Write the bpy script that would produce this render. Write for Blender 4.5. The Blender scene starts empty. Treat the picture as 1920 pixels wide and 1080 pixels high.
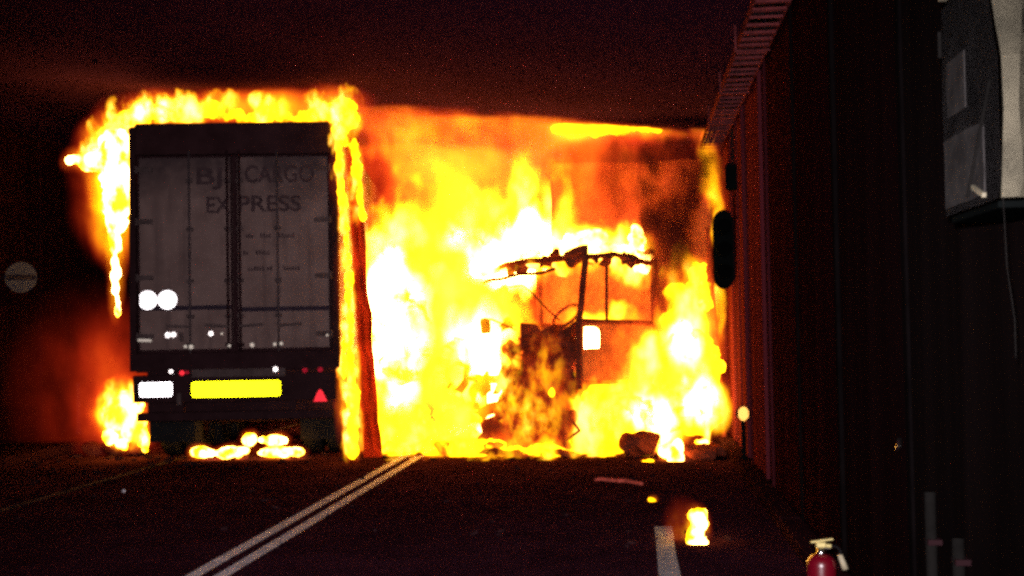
import bpy, bmesh, math, random
from math import radians, sin, cos, pi
from mathutils import Vector, Matrix, Euler, noise as mnoise

random.seed(7)
scene = bpy.context.scene
COL = scene.collection

# ------------------------------------------------------------------ camera
cam_data = bpy.data.cameras.new("camera")
cam = bpy.data.objects.new("camera", cam_data)
COL.objects.link(cam)
cam_data.sensor_width = 36.0
cam_data.lens = 43.46
cam_data.clip_start = 0.05
cam_data.clip_end = 500.0
cam.matrix_world = (Matrix.Translation((0, 0, 1.65))
                    @ Matrix.Rotation(radians(5.67), 4, 'Z')
                    @ Matrix.Rotation(radians(91.85), 4, 'X')
                    @ Matrix.Rotation(radians(-1.0), 4, 'Z'))
scene.camera = cam

# ------------------------------------------------------------------ world: night outside the tunnel
world = bpy.data.worlds.new("World")
scene.world = world
world.use_nodes = True
wn = world.node_tree.nodes
bg = wn["Background"]
sky = wn.new("ShaderNodeTexSky")
sky.sky_type = 'NISHITA'
sky.sun_disc = False
sky.sun_elevation = radians(-6)
sky.sun_rotation = radians(180)
world.node_tree.links.new(sky.outputs[0], bg.inputs[0])
bg.inputs[1].default_value = 0.05

# the photographer's flash, just above the lens
fl = bpy.data.lights.new("camera_flash", 'SPOT')
fl.energy = 4600.0
fl.color = (1.0, 0.93, 0.97)
fl.shadow_soft_size = 0.03
fl.spot_size = radians(66)
fl.spot_blend = 1.0
flash = bpy.data.objects.new("camera_flash", fl)
COL.objects.link(flash)
flash.matrix_world = (Matrix.Translation((-0.04, 0.02, 1.78))
                      @ Matrix.Rotation(radians(7.5), 4, 'Z')
                      @ Matrix.Rotation(radians(88.5), 4, 'X'))

# ------------------------------------------------------------------ render and exposure
vs = scene.view_settings
vs.view_transform = 'Standard'
vs.look = 'None'
vs.exposure = 0.0
vs.gamma = 1.0
cy = scene.cycles
cy.use_adaptive_sampling = True
cy.adaptive_threshold = 0.028
cy.adaptive_min_samples = 12
cy.use_denoising = False
cy.max_bounces = 5
cy.diffuse_bounces = 3
cy.glossy_bounces = 3
cy.transparent_max_bounces = 24
cy.volume_bounces = 0
cy.volume_step_rate = 1.3
cy.volume_max_steps = 160
cy.sample_clamp_indirect = 8.0
cy.filter_width = 3.1
cy.caustics_reflective = False
cy.caustics_refractive = False


# ------------------------------------------------------------------ materials
def nodes_of(name):
    m = bpy.data.materials.new(name)
    m.use_nodes = True
    nt = m.node_tree
    return m, nt, nt.nodes["Principled BSDF"]


def mat(name, col, rough=0.7, metal=0.0, var=0.35, scale=6.0, bump=0.15, bscale=40.0, spec=0.3,
        col2=None, stretch=(1, 1, 1), coord='Object'):
    """Base colour mottled by noise between col and col2 (or a darker col), with fine bump and uneven gloss."""
    m, nt, p = nodes_of(name)
    N, L = nt.nodes, nt.links
    tc = N.new("ShaderNodeTexCoord")
    mp = N.new("ShaderNodeMapping")
    mp.inputs["Scale"].default_value = stretch
    L.new(tc.outputs[coord], mp.inputs[0])
    nz = N.new("ShaderNodeTexNoise")
    nz.inputs["Scale"].default_value = scale
    nz.inputs["Detail"].default_value = 6
    nz.inputs["Roughness"].default_value = 0.65
    L.new(mp.outputs[0], nz.inputs[0])
    mr = N.new("ShaderNodeMapRange")
    mr.inputs[1].default_value = 0.3
    mr.inputs[2].default_value = 0.7
    L.new(nz.outputs[0], mr.inputs[0])
    mx = N.new("ShaderNodeMix")
    mx.data_type = 'RGBA'
    c2 = col2 if col2 else tuple(c * (1 - var) for c in col)
    mx.inputs[6].default_value = (*c2, 1)
    mx.inputs[7].default_value = (*col, 1)
    L.new(mr.outputs[0], mx.inputs[0])
    L.new(mx.outputs[2], p.inputs["Base Color"])
    p.inputs["Metallic"].default_value = metal
    p.inputs["Specular IOR Level"].default_value = spec
    r = N.new("ShaderNodeMapRange")
    r.inputs[3].default_value = min(1, rough + 0.12)
    r.inputs[4].default_value = max(0.05, rough - 0.12)
    L.new(nz.outputs[0], r.inputs[0])
    L.new(r.outputs[0], p.inputs["Roughness"])
    if bump > 0:
        n2 = N.new("ShaderNodeTexNoise")
        n2.inputs["Scale"].default_value = bscale
        n2.inputs["Detail"].default_value = 4
        L.new(mp.outputs[0], n2.inputs[0])
        b = N.new("ShaderNodeBump")
        b.inputs["Strength"].default_value = bump
        b.inputs["Distance"].default_value = 0.02
        L.new(n2.outputs[0], b.inputs["Height"])
        L.new(b.outputs[0], p.inputs["Normal"])
    return m


def reflector(name, col, rough, normal):
    """Prismatic reflective sheeting: its facets stand at NORMAL and throw light back the way it came."""
    m, nt, p = nodes_of(name)
    N, L = nt.nodes, nt.links
    tc = N.new("ShaderNodeTexCoord")
    nz = N.new("ShaderNodeTexNoise")
    nz.inputs["Scale"].default_value = 9
    L.new(tc.outputs["Object"], nz.inputs[0])
    mx = N.new("ShaderNodeMix")
    mx.data_type = 'RGBA'
    mx.inputs[6].default_value = (*[c * 0.75 for c in col], 1)
    mx.inputs[7].default_value = (*col, 1)
    L.new(nz.outputs[0], mx.inputs[0])
    L.new(mx.outputs[2], p.inputs["Base Color"])
    p.inputs["Metallic"].default_value = 1.0
    p.inputs["Roughness"].default_value = rough
    v = N.new("ShaderNodeCombineXYZ")
    n = Vector(normal).normalized()
    for i in range(3):
        v.inputs[i].default_value = n[i]
    L.new(v.outputs[0], p.inputs["Normal"])
    return m


M = {}
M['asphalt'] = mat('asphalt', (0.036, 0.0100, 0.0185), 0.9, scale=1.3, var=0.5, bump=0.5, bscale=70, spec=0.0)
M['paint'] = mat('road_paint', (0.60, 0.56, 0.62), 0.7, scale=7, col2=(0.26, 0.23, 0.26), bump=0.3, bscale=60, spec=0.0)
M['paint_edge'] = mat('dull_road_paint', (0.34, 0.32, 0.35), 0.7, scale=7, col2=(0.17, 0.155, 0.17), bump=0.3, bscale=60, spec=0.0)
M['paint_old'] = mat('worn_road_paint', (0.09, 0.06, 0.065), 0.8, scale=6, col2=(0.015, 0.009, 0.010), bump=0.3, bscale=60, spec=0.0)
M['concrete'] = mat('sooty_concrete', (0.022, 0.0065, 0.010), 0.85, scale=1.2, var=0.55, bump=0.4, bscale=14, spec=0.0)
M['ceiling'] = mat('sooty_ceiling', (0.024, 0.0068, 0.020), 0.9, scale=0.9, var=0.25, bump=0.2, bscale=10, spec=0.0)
M['panel'] = mat('firelit_panel', (0.085, 0.0140, 0.0190), 0.6, scale=3, var=0.6, bump=0.12, bscale=5, spec=0.0, stretch=(1, 1, 0.06))  # lighter, redder copy: the fire's glow painted into the colour
M['panel_near'] = mat('unlit_panel', (0.0075, 0.0048, 0.0050), 0.6, scale=3, var=0.6, bump=0.12, bscale=5, spec=0.0, stretch=(1, 1, 0.06))  # this and the next panel copies darken to paint the glow fading
M['panel_mid'] = mat('dim_lit_panel', (0.017, 0.0040, 0.0055), 0.6, scale=3, var=0.6, bump=0.12, bscale=5, spec=0.0, stretch=(1, 1, 0.06))
M['panel_far'] = mat('part_lit_panel', (0.031, 0.0062, 0.0088), 0.6, scale=3, var=0.6, bump=0.12, bscale=5, spec=0.0, stretch=(1, 1, 0.06))
M['panel_faint'] = mat('faint_lit_panel', (0.011, 0.0042, 0.0050), 0.6, scale=3, var=0.6, bump=0.12, bscale=5, spec=0.0, stretch=(1, 1, 0.06))
M['rib_near'] = mat('unlit_rib', (0.0036, 0.0026, 0.0028), 0.6, scale=3, var=0.5, bump=0.1, spec=0.0)  # rib copy darkened where the painted firelight has died away
M['rib'] = mat('firelit_rib', (0.045, 0.008, 0.011), 0.6, scale=3, var=0.5, bump=0.1, spec=0.0, stretch=(1, 1, 0.1))
M['kerb'] = mat('kerb', (0.026, 0.008, 0.011), 0.85, scale=3, var=0.5, bump=0.4, bscale=25, spec=0.0)
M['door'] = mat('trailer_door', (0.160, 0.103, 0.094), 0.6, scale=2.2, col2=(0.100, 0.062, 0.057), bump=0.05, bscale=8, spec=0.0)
M['soot'] = mat('sooty_sheet', (0.030, 0.0125, 0.0145), 0.85, scale=3, var=0.5, bump=0.3, bscale=20, spec=0.0)
M['trailerwall'] = mat('scorched_side', (0.16, 0.11, 0.10), 0.8, scale=2, col2=(0.03, 0.02, 0.02), bump=0.4, bscale=6, spec=0.03)
M['frame'] = mat('dark_steel', (0.024, 0.0105, 0.0125), 0.6, scale=5, var=0.4, bump=0.15, spec=0.0)
M['rail'] = mat('grey_steel', (0.075, 0.050, 0.050), 0.6, scale=6, var=0.5, bump=0.1, spec=0.0)
M['rubber'] = mat('rubber', (0.012, 0.011, 0.012), 0.9, scale=8, var=0.4, bump=0.3, spec=0.0)
M['lettering'] = mat('lettering', (0.050, 0.030, 0.033), 0.7, scale=9, var=0.4, bump=0.0, spec=0.0)
M['strip'] = mat('dark_strip', (0.030, 0.020, 0.030), 0.7, scale=7, var=0.4, bump=0.0, spec=0.0)
M['stripe'] = mat('stripe', (0.060, 0.042, 0.046), 0.7, scale=7, var=0.4, bump=0.0, spec=0.0)
M['chrome'] = mat('bright_steel', (0.75, 0.72, 0.70), 0.22, metal=1.0, var=0.2, bump=0.0)
M['charred'] = mat('charred_steel', (0.17, 0.034, 0.018), 0.85, scale=4, col2=(0.05, 0.010, 0.007), bump=0.6, bscale=16, spec=0.0)
M['cabpaint'] = mat('scorched_paint', (0.42, 0.115, 0.035), 0.75, scale=3.5, col2=(0.14, 0.035, 0.018), bump=0.4, bscale=14, spec=0.0)
M['tray'] = mat('galvanised', (0.13, 0.028, 0.030), 0.6, metal=0.0, spec=0.0, scale=10, var=0.5, bump=0.1)
M['black'] = mat('black_housing', (0.0035, 0.0042, 0.0042), 0.8, scale=6, var=0.3, bump=0.1, spec=0.0)
M['lens'] = mat('dark_lens', (0.002, 0.002, 0.002), 0.5, scale=30, var=0.3, bump=0.1, spec=0.0)
M['red'] = mat('extinguisher_red', (0.13, 0.001, 0.008), 0.28, scale=4, var=0.3, bump=0.02, spec=0.5)
M['brass'] = mat('brass', (0.62, 0.50, 0.20), 0.5, metal=0.35, scale=20, var=0.3, bump=0.1)
M['nozzle'] = mat('pale_plastic', (0.42, 0.36, 0.24), 0.5, scale=30, var=0.3, bump=0.05)
M['smoked'] = mat('smoked_cover', (0.016, 0.0145, 0.0150), 0.35, scale=7, col2=(0.030, 0.027, 0.027), bump=0.25, bscale=5, spec=0.0)
M['haze_cover'] = mat('dusty_cover', (0.045, 0.041, 0.040), 0.6, scale=9, col2=(0.020, 0.018, 0.018), bump=0.2, bscale=9, spec=0.0)
M['cream'] = mat('cream_enamel', (0.29, 0.255, 0.18), 0.6, scale=5.5, col2=(0.105, 0.095, 0.07), bump=0.1, bscale=12, spec=0.0)
M['cream_dirty'] = mat('cream_stained', (0.17, 0.15, 0.105), 0.6, scale=7.5, col2=(0.010, 0.010, 0.009), bump=0.2, bscale=12, spec=0.0)
M['conduit'] = mat('grey_conduit', (0.010, 0.009, 0.0085), 0.6, scale=10, var=0.4, bump=0.1, spec=0.0)
M['signpale'] = mat('sign_face', (0.055, 0.055, 0.070), 0.6, scale=4, var=0.3, bump=0.0, spec=0.0)
M['signdark'] = mat('sign_bar', (0.024, 0.018, 0.022), 0.6, scale=4, var=0.3, bump=0.0, spec=0.0)
M['debris'] = mat('burnt_debris', (0.030, 0.012, 0.014), 0.95, scale=8, var=0.6, bump=0.5, bscale=30, spec=0.0)
M['rubberhose'] = mat('pale_hose', (0.55, 0.10, 0.07), 0.6, scale=15, var=0.4, bump=0.2, spec=0.0)
cm, cnt, cp = nodes_of('scorched_curtain')
cN, cL = cnt.nodes, cnt.links
ctc = cN.new("ShaderNodeTexCoord")
cnz = cN.new("ShaderNodeTexNoise"); cnz.inputs["Scale"].default_value = 5.0; cnz.inputs["Detail"].default_value = 5
cL.new(ctc.outputs["Object"], cnz.inputs[0])
crm = cN.new("ShaderNodeMix"); crm.data_type = 'RGBA'
crm.inputs[6].default_value = (0.03, 0.004, 0.003, 1); crm.inputs[7].default_value = (0.26, 0.024, 0.014, 1)
cL.new(cnz.outputs[0], crm.inputs[0])
ctl = cN.new("ShaderNodeBsdfTranslucent"); cdf = cN.new("ShaderNodeBsdfDiffuse"); cms = cN.new("ShaderNodeMixShader")
cms.inputs[0].default_value = 0.6
cL.new(crm.outputs[2], ctl.inputs[0]); cL.new(crm.outputs[2], cdf.inputs[0])
cL.new(cdf.outputs[0], cms.inputs[1]); cL.new(ctl.outputs[0], cms.inputs[2]); cL.new(cms.outputs[0], cN["Material Output"].inputs[0])
cN.remove(cp)
M['curtain'] = cm
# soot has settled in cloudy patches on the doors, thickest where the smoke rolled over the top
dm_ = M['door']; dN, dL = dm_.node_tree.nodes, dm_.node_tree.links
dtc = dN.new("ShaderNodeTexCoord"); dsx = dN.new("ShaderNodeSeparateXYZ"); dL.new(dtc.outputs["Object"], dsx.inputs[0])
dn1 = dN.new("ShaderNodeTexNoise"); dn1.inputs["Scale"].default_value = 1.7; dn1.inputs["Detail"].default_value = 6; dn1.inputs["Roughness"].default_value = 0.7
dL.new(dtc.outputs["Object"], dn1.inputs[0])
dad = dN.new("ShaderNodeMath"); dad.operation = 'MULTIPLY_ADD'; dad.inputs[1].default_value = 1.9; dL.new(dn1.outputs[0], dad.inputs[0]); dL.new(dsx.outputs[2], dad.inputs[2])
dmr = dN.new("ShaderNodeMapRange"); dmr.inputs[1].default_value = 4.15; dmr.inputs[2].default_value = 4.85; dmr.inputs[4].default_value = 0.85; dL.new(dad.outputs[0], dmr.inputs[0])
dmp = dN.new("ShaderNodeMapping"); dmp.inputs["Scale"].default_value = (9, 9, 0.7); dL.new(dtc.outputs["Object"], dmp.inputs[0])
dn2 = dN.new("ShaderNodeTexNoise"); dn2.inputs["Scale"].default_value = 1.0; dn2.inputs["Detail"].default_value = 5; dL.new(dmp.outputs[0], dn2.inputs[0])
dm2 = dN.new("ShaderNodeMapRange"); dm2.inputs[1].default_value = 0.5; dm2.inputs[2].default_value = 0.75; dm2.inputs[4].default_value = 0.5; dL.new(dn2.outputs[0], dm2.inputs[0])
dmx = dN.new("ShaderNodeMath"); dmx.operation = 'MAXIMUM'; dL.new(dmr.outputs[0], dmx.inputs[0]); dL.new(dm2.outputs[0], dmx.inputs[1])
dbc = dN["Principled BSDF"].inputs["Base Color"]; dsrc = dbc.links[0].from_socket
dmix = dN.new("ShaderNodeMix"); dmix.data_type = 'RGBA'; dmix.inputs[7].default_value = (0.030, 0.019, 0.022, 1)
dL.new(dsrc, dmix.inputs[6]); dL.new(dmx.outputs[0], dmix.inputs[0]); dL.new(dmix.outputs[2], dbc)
# sheeting facets face the viewer's side of the road
TO_LENS = (0.316, -0.949, 0.05)
M['refl_white'] = reflector('white_sheeting', (0.95, 0.93, 0.92), 0.30, TO_LENS)
M['refl_yellow'] = reflector('yellow_sheeting', (0.95, 0.93, 0.004), 0.34, TO_LENS)
M['refl_red'] = reflector('red_sheeting', (0.85, 0.030, 0.045), 0.52, TO_LENS)
M['refl_dimred'] = reflector('dull_red_lens', (0.35, 0.010, 0.025), 0.60, TO_LENS)
M['refl_stud'] = reflector('bright_stud', (0.9, 0.85, 0.80), 0.42, TO_LENS)
M['refl_dull'] = reflector('dull_stud', (0.55, 0.50, 0.42), 0.58, TO_LENS)
M['refl_amber'] = reflector('amber_reflector', (0.98, 0.50, 0.10), 0.50, (-0.088, -0.99, 0.07))


# ------------------------------------------------------------------ mesh helpers
class MB:
    def __init__(self):
        self.bm = bmesh.new()

    def box(self, c, s, rot=None, bev=0.0):
        r = bmesh.ops.create_cube(self.bm, size=1.0)
        mx = Matrix.Translation(c)
        if rot:
            mx = mx @ Euler(rot).to_matrix().to_4x4()
        mx = mx @ Matrix.Diagonal((*s, 1))
        bmesh.ops.transform(self.bm, matrix=mx, verts=r['verts'])
        if bev > 0:
            es = list({e for v in r['verts'] for e in v.link_edges})
            bmesh.ops.bevel(self.bm, geom=es, offset=bev, segments=2, affect='EDGES', profile=0.5)
        return self

    def cyl(self, a, b, r1, r2=None, seg=14, cap=True):
        a, b = Vector(a), Vector(b)
        d = b - a
        q = d.to_track_quat('Z', 'Y').to_matrix().to_4x4()
        r = bmesh.ops.create_cone(self.bm, cap_ends=cap, segments=seg, radius1=r1, radius2=r1 if r2 is None else r2, depth=d.length)
        bmesh.ops.transform(self.bm, matrix=Matrix.Translation((a + b) / 2) @ q, verts=r['verts'])
        return self

    def tube(self, pts, r, seg=8):
        for i in range(len(pts) - 1):
            self.cyl(pts[i], pts[i + 1], r, r, seg)
        return self

    def sphere(self, c, s, sub=2):
        r = bmesh.ops.create_icosphere(self.bm, subdivisions=sub, radius=1.0)
        s = (s, s, s) if isinstance(s, (int, float)) else s
        bmesh.ops.transform(self.bm, matrix=Matrix.Translation(c) @ Matrix.Diagonal((*s, 1)), verts=r['verts'])
        return self

    def lathe(self, prof, seg=24, origin=(0, 0, 0)):
        o = Vector(origin)
        rings = []
        for r, z in prof:
            rings.append([self.bm.verts.new(o + Vector((r * cos(2 * pi * k / seg), r * sin(2 * pi * k / seg), z))) for k in range(seg)])
        for i in range(len(rings) - 1):
            for k in range(seg):
                self.bm.faces.new((rings[i][k], rings[i][(k + 1) % seg], rings[i + 1][(k + 1) % seg], rings[i + 1][k]))
        self.bm.faces.new(list(reversed(rings[0])))
        self.bm.faces.new(rings[-1])
        return self

    def ring(self, c, axis, R, r, seg=24, tseg=10, flat=1.0):
        """A torus-like tyre about AXIS."""
        q = Vector(axis).to_track_quat('Z', 'Y').to_matrix()
        c = Vector(c)
        vs_ = []
        for i in range(seg):
            a = 2 * pi * i / seg
            row = []
            for j in range(tseg):
                b = 2 * pi * j / tseg
                cb, sb = cos(b), sin(b)
                cb = math.copysign(abs(cb) ** 0.5, cb)
                sb = math.copysign(abs(sb) ** 0.5, sb)
                p = Vector(((R + r * cb) * cos(a), (R + r * cb) * sin(a), r * flat * sb))
                row.append(self.bm.verts.new(c + q @ p))
            vs_.append(row)
        for i in range(seg):
            for j in range(tseg):
                self.bm.faces.new((vs_[i][j], vs_[(i + 1) % seg][j], vs_[(i + 1) % seg][(j + 1) % tseg], vs_[i][(j + 1) % tseg]))
        return self

    def prism(self, poly, dirv):
        """Extrude a polygon (list of 3D points) along dirv."""
        d = Vector(dirv)
        a = [self.bm.verts.new(Vector(p)) for p in poly]
        b = [self.bm.verts.new(Vector(p) + d) for p in poly]
        n = len(a)
        self.bm.faces.new(a)
        self.bm.faces.new(list(reversed(b)))
        for i in range(n):
            self.bm.faces.new((a[i], b[i], b[(i + 1) % n], a[(i + 1) % n]))
        return self

    def crumple(self, amt, sc=2.0, cuts=0, seed=0.0):
        if cuts:
            bmesh.ops.subdivide_edges(self.bm, edges=self.bm.edges[:], cuts=cuts, use_grid_fill=True)
        for v in self.bm.verts:
            v.co += mnoise.noise_vector(v.co * sc + Vector((seed, seed * 1.7, -seed))) * amt
        return self

    def build(self, name, material, parent=None, smooth=False):
        bmesh.ops.recalc_face_normals(self.bm, faces=self.bm.faces[:])
        me = bpy.data.meshes.new(name)
        self.bm.to_mesh(me)
        self.bm.free()
        if smooth:
            for f in me.polygons:
                f.use_smooth = True
        me.materials.append(M[material] if isinstance(material, str) else material)
        o = bpy.data.objects.new(name, me)
        COL.objects.link(o)
        if parent:
            o.parent = parent
        return o


def tag(o, label=None, cat=None, group=None, kind=None):
    if label: o["label"] = label
    if cat: o["category"] = cat
    if group: o["group"] = group
    if kind: o["kind"] = kind
    return o


def empty(name, loc, rz=0.0):
    o = bpy.data.objects.new(name, None)
    COL.objects.link(o)
    o.location = loc
    o.rotation_euler = (0, 0, rz)
    o.empty_display_size = 0.2
    return o


def share(o, parent, loc=None, rot=None):
    c = o.copy()
    COL.objects.link(c)
    c.parent = parent
    if loc is not None: c.location = loc
    if rot is not None: c.rotation_euler = rot
    return c


# ------------------------------------------------------------------ the tunnel
XR, XL = 1.28, -9.0
Y0, Y1 = -4.0, 46.0

m = MB()
nx, ny = 26, 90
g = [[m.bm.verts.new((XL - 0.1 + (XR - XL + 0.2) * i / nx, Y0 + (Y1 - Y0) * j / ny, 0.0)) for i in range(nx + 1)] for j in range(ny + 1)]
for j in range(ny):
    for i in range(nx):
        m.bm.faces.new((g[j][i], g[j][i + 1], g[j + 1][i + 1], g[j + 1][i]))
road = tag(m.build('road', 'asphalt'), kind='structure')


def line(x, w, ya, yb, mname, z=0.004):
    b = MB()
    n = 40
    L_, R_ = [], []
    for i in range(n + 1):
        y = ya + (yb - ya) * i / n
        j1 = 0.006 * mnoise.noise((x * 3, y * 2, 1.0)); j2 = 0.006 * mnoise.noise((x * 3, y * 2, 9.0))
        L_.append(b.bm.verts.new((x - w / 2 + j1, y, z)))
        R_.append(b.bm.verts.new((x + w / 2 + j2, y, z)))
    for i in range(n):
        b.bm.faces.new((L_[i], R_[i], R_[i + 1], L_[i + 1]))
    return b.build('road_marking', mname, road)


line(-3.03, 0.105, Y0, 30, 'paint')
line(-2.83, 0.105, Y0, 30, 'paint')
line(-6.03, 0.12, Y0, 30, 'paint_old')
line(0.19, 0.14, Y0, 10.25, 'paint_edge')

# walkway strips with kerbs at both sides
kerb_r = MB()
for j in range(25):
    kerb_r.box((1.19, Y0 + 1 + 2 * j, 0.055), (0.17, 1.985, 0.11), bev=0.012)
tag(kerb_r.build('kerb', 'kerb'), kind='structure')
walk_l = MB()
for j in range(25):
    walk_l.box((-8.45, Y0 + 1 + 2 * j, 0.07), (1.1, 1.985, 0.14), bev=0.015)
tag(walk_l.build('pavement', 'kerb'), kind='structure')

# ceiling: flat over the left lane, falling towards the right-hand wall
prof = [(XL - 0.15, 4.70), (-8.4, 4.86), (-3.4, 4.80), (-1.0, 4.52), (XR - 0.25, 4.28), (XR + 0.15, 4.22)]
m = MB()
rows = []
for j in range(26):
    y = Y0 + 2 * j
    rows.append([m.bm.verts.new((x, y, z + 0.012 * mnoise.noise((x, y * 0.4, 2.0)))) for x, z in prof])
for j in range(25):
    for i in range(len(prof) - 1):
        m.bm.faces.new((rows[j][i], rows[j][i + 1], rows[j + 1][i + 1], rows[j + 1][i]))
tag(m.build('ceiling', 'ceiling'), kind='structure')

# right-hand wall: cladding panels between upright ribs, firelight falloff painted into their colours
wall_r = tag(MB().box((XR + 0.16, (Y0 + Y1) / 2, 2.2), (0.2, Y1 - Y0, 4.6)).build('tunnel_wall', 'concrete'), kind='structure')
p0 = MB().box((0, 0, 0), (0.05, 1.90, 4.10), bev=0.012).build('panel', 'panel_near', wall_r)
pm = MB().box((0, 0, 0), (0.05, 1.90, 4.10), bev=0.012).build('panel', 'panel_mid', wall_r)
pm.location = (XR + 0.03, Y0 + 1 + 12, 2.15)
ps = MB().box((0, 0, 0), (0.05, 1.90, 4.10), bev=0.012).build('panel', 'panel_faint', wall_r)
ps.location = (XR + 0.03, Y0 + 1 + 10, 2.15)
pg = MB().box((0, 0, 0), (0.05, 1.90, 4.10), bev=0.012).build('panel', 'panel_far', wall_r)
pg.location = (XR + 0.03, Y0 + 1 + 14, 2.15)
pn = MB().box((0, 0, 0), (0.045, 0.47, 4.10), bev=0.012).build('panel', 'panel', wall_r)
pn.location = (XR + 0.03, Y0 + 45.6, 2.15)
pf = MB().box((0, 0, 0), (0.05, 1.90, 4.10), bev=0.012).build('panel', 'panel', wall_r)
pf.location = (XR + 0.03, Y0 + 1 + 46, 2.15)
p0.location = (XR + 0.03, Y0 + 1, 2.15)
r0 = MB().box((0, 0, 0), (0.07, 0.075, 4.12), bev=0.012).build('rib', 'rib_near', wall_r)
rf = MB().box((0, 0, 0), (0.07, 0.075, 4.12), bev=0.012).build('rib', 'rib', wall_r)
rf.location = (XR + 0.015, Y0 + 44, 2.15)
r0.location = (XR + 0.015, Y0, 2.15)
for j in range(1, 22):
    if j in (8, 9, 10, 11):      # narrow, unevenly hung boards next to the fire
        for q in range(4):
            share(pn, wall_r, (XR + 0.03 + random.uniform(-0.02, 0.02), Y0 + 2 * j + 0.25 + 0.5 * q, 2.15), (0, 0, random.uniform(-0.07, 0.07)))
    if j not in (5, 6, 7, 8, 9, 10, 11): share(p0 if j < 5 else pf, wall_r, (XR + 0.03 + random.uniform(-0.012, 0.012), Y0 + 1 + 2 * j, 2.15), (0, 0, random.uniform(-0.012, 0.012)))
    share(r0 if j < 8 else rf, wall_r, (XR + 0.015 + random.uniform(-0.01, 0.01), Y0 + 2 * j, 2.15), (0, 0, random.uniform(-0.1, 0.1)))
wall_l = tag(MB().box((XL - 0.16, (Y0 + Y1) / 2, 2.3), (0.2, Y1 - Y0, 5.0)).build('tunnel_wall', 'concrete'), kind='structure')
p1 = MB().box((0, 0, 0), (0.05, 1.94, 4.5), bev=0.012).build('panel', 'panel', wall_l)
p1.data.materials[0] = M['panel_mid']
p1.location = (XL - 0.03, 9, 2.4)
for j in range(1, 16):
    share(p1, wall_l, (XL - 0.03 + random.uniform(-0.01, 0.01), 9 + 2 * j, 2.4), (0, 0, random.uniform(-0.008, 0.008)))
m = MB().box(((XL + XR) / 2, Y1, 2.4), (XR - XL + 1, 0.2, 5.2))
tag(m.build('wall', 'concrete'), kind='structure')

# ------------------------------------------------------------------ cable tray along the top of the right-hand wall
tray = empty('cable_tray', (1.08, 13.0, 4.08))
tag(tray, 'ladder cable tray hung under the ceiling along the ribbed wall', 'cable tray')
for sx in (-1, 1):
    MB().box((sx * 0.135, 0, 0.03), (0.012, 9.4, 0.07)).build('side_rail', 'tray', tray)
rg = None
for k in range(38):
    y = -4.6 + 0.25 * k
    if rg is None:
        rg = MB().box((0, 0, 0), (0.262, 0.045, 0.022)).build('rung', 'tray', tray)
        rg.location = (0, y, 0.0)
    else:
        share(rg, tray, (0, y, random.uniform(-0.006, 0.006)), (random.uniform(-0.2, 0.2), 0, 0))
for k, (dx, r_) in enumerate(((-0.08, 0.022), (-0.02, 0.03), (0.05, 0.025), (0.10, 0.016))):
    pts = [(dx + 0.012 * mnoise.noise((k, y * 0.8, 0)), y, 0.016 + r_) for y in [-4.7 + 0.47 * i for i in range(21)]]
    MB().tube(pts, r_, 8).build('cable', 'rubber', tray, smooth=True)
hg = None
for y in (-4.0, -2.0, 0.0, 2.0, 4.0):
    b = MB().box((-0.150, y, 0.12), (0.014, 0.03, 0.30)).box((0, y, -0.022), (0.30, 0.035, 0.016))
    b.build('hanger', 'tray', tray)

# ------------------------------------------------------------------ left-hand lorry: closed box trailer seen from behind
TR = empty('semi_trailer', (-4.965, 14.98, 0), radians(8))
tag(TR, 'closed box trailer seen from behind, grey rear doors lettered CARGO EXPRESS', 'trailer')
W, HT, LN = 1.29, 4.28, 10.5
# scorched shell
MB().box((-W + 0.02, LN / 2 + 0.1, 2.80), (0.04, LN, 2.92)).crumple(0.03, 1.5, 5).build('side_wall', 'soot', TR)
MB().box((W - 0.02, LN / 2 + 0.1, 2.80), (0.04, LN, 2.92)).crumple(0.03, 1.5, 5, 3.0).build('side_wall', 'trailerwall', TR)
MB().box((0, LN / 2 + 0.1, HT - 0.03), (2 * W - 0.08, LN, 0.04)).crumple(0.03, 1.2, 5, 5.0).build('roof', 'soot', TR)
MB().box((0, LN + 0.08, 2.80), (2 * W - 0.1, 0.04, 2.86)).build('front_wall', 'soot', TR)
MB().box((0, LN / 2 + 0.1, 1.28), (2 * W - 0.1, LN, 0.12)).build('floor', 'frame', TR)
for sx in (-1, 1):
    MB().box((sx * 0.48, LN / 2 + 0.2, 1.00), (0.12, LN - 0.4, 0.42)).build('chassis_rail', 'frame', TR)
# rear frame
for sx in (-1, 1):
    MB().box((sx * (W - 0.04), 0.06, 2.74), (0.085, 0.14, 2.98), bev=0.012).build('corner_post', 'frame', TR)
MB().box((0, 0.05, HT - 0.20), (2 * W - 0.17, 0.14, 0.40), bev=0.012).crumple(0.008, 3.0, 2).build('header', 'soot', TR)
MB().box((0, 0.05, 1.30), (2 * W - 0.002, 0.17, 0.22), bev=0.012).build('sill', 'frame', TR)

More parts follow.
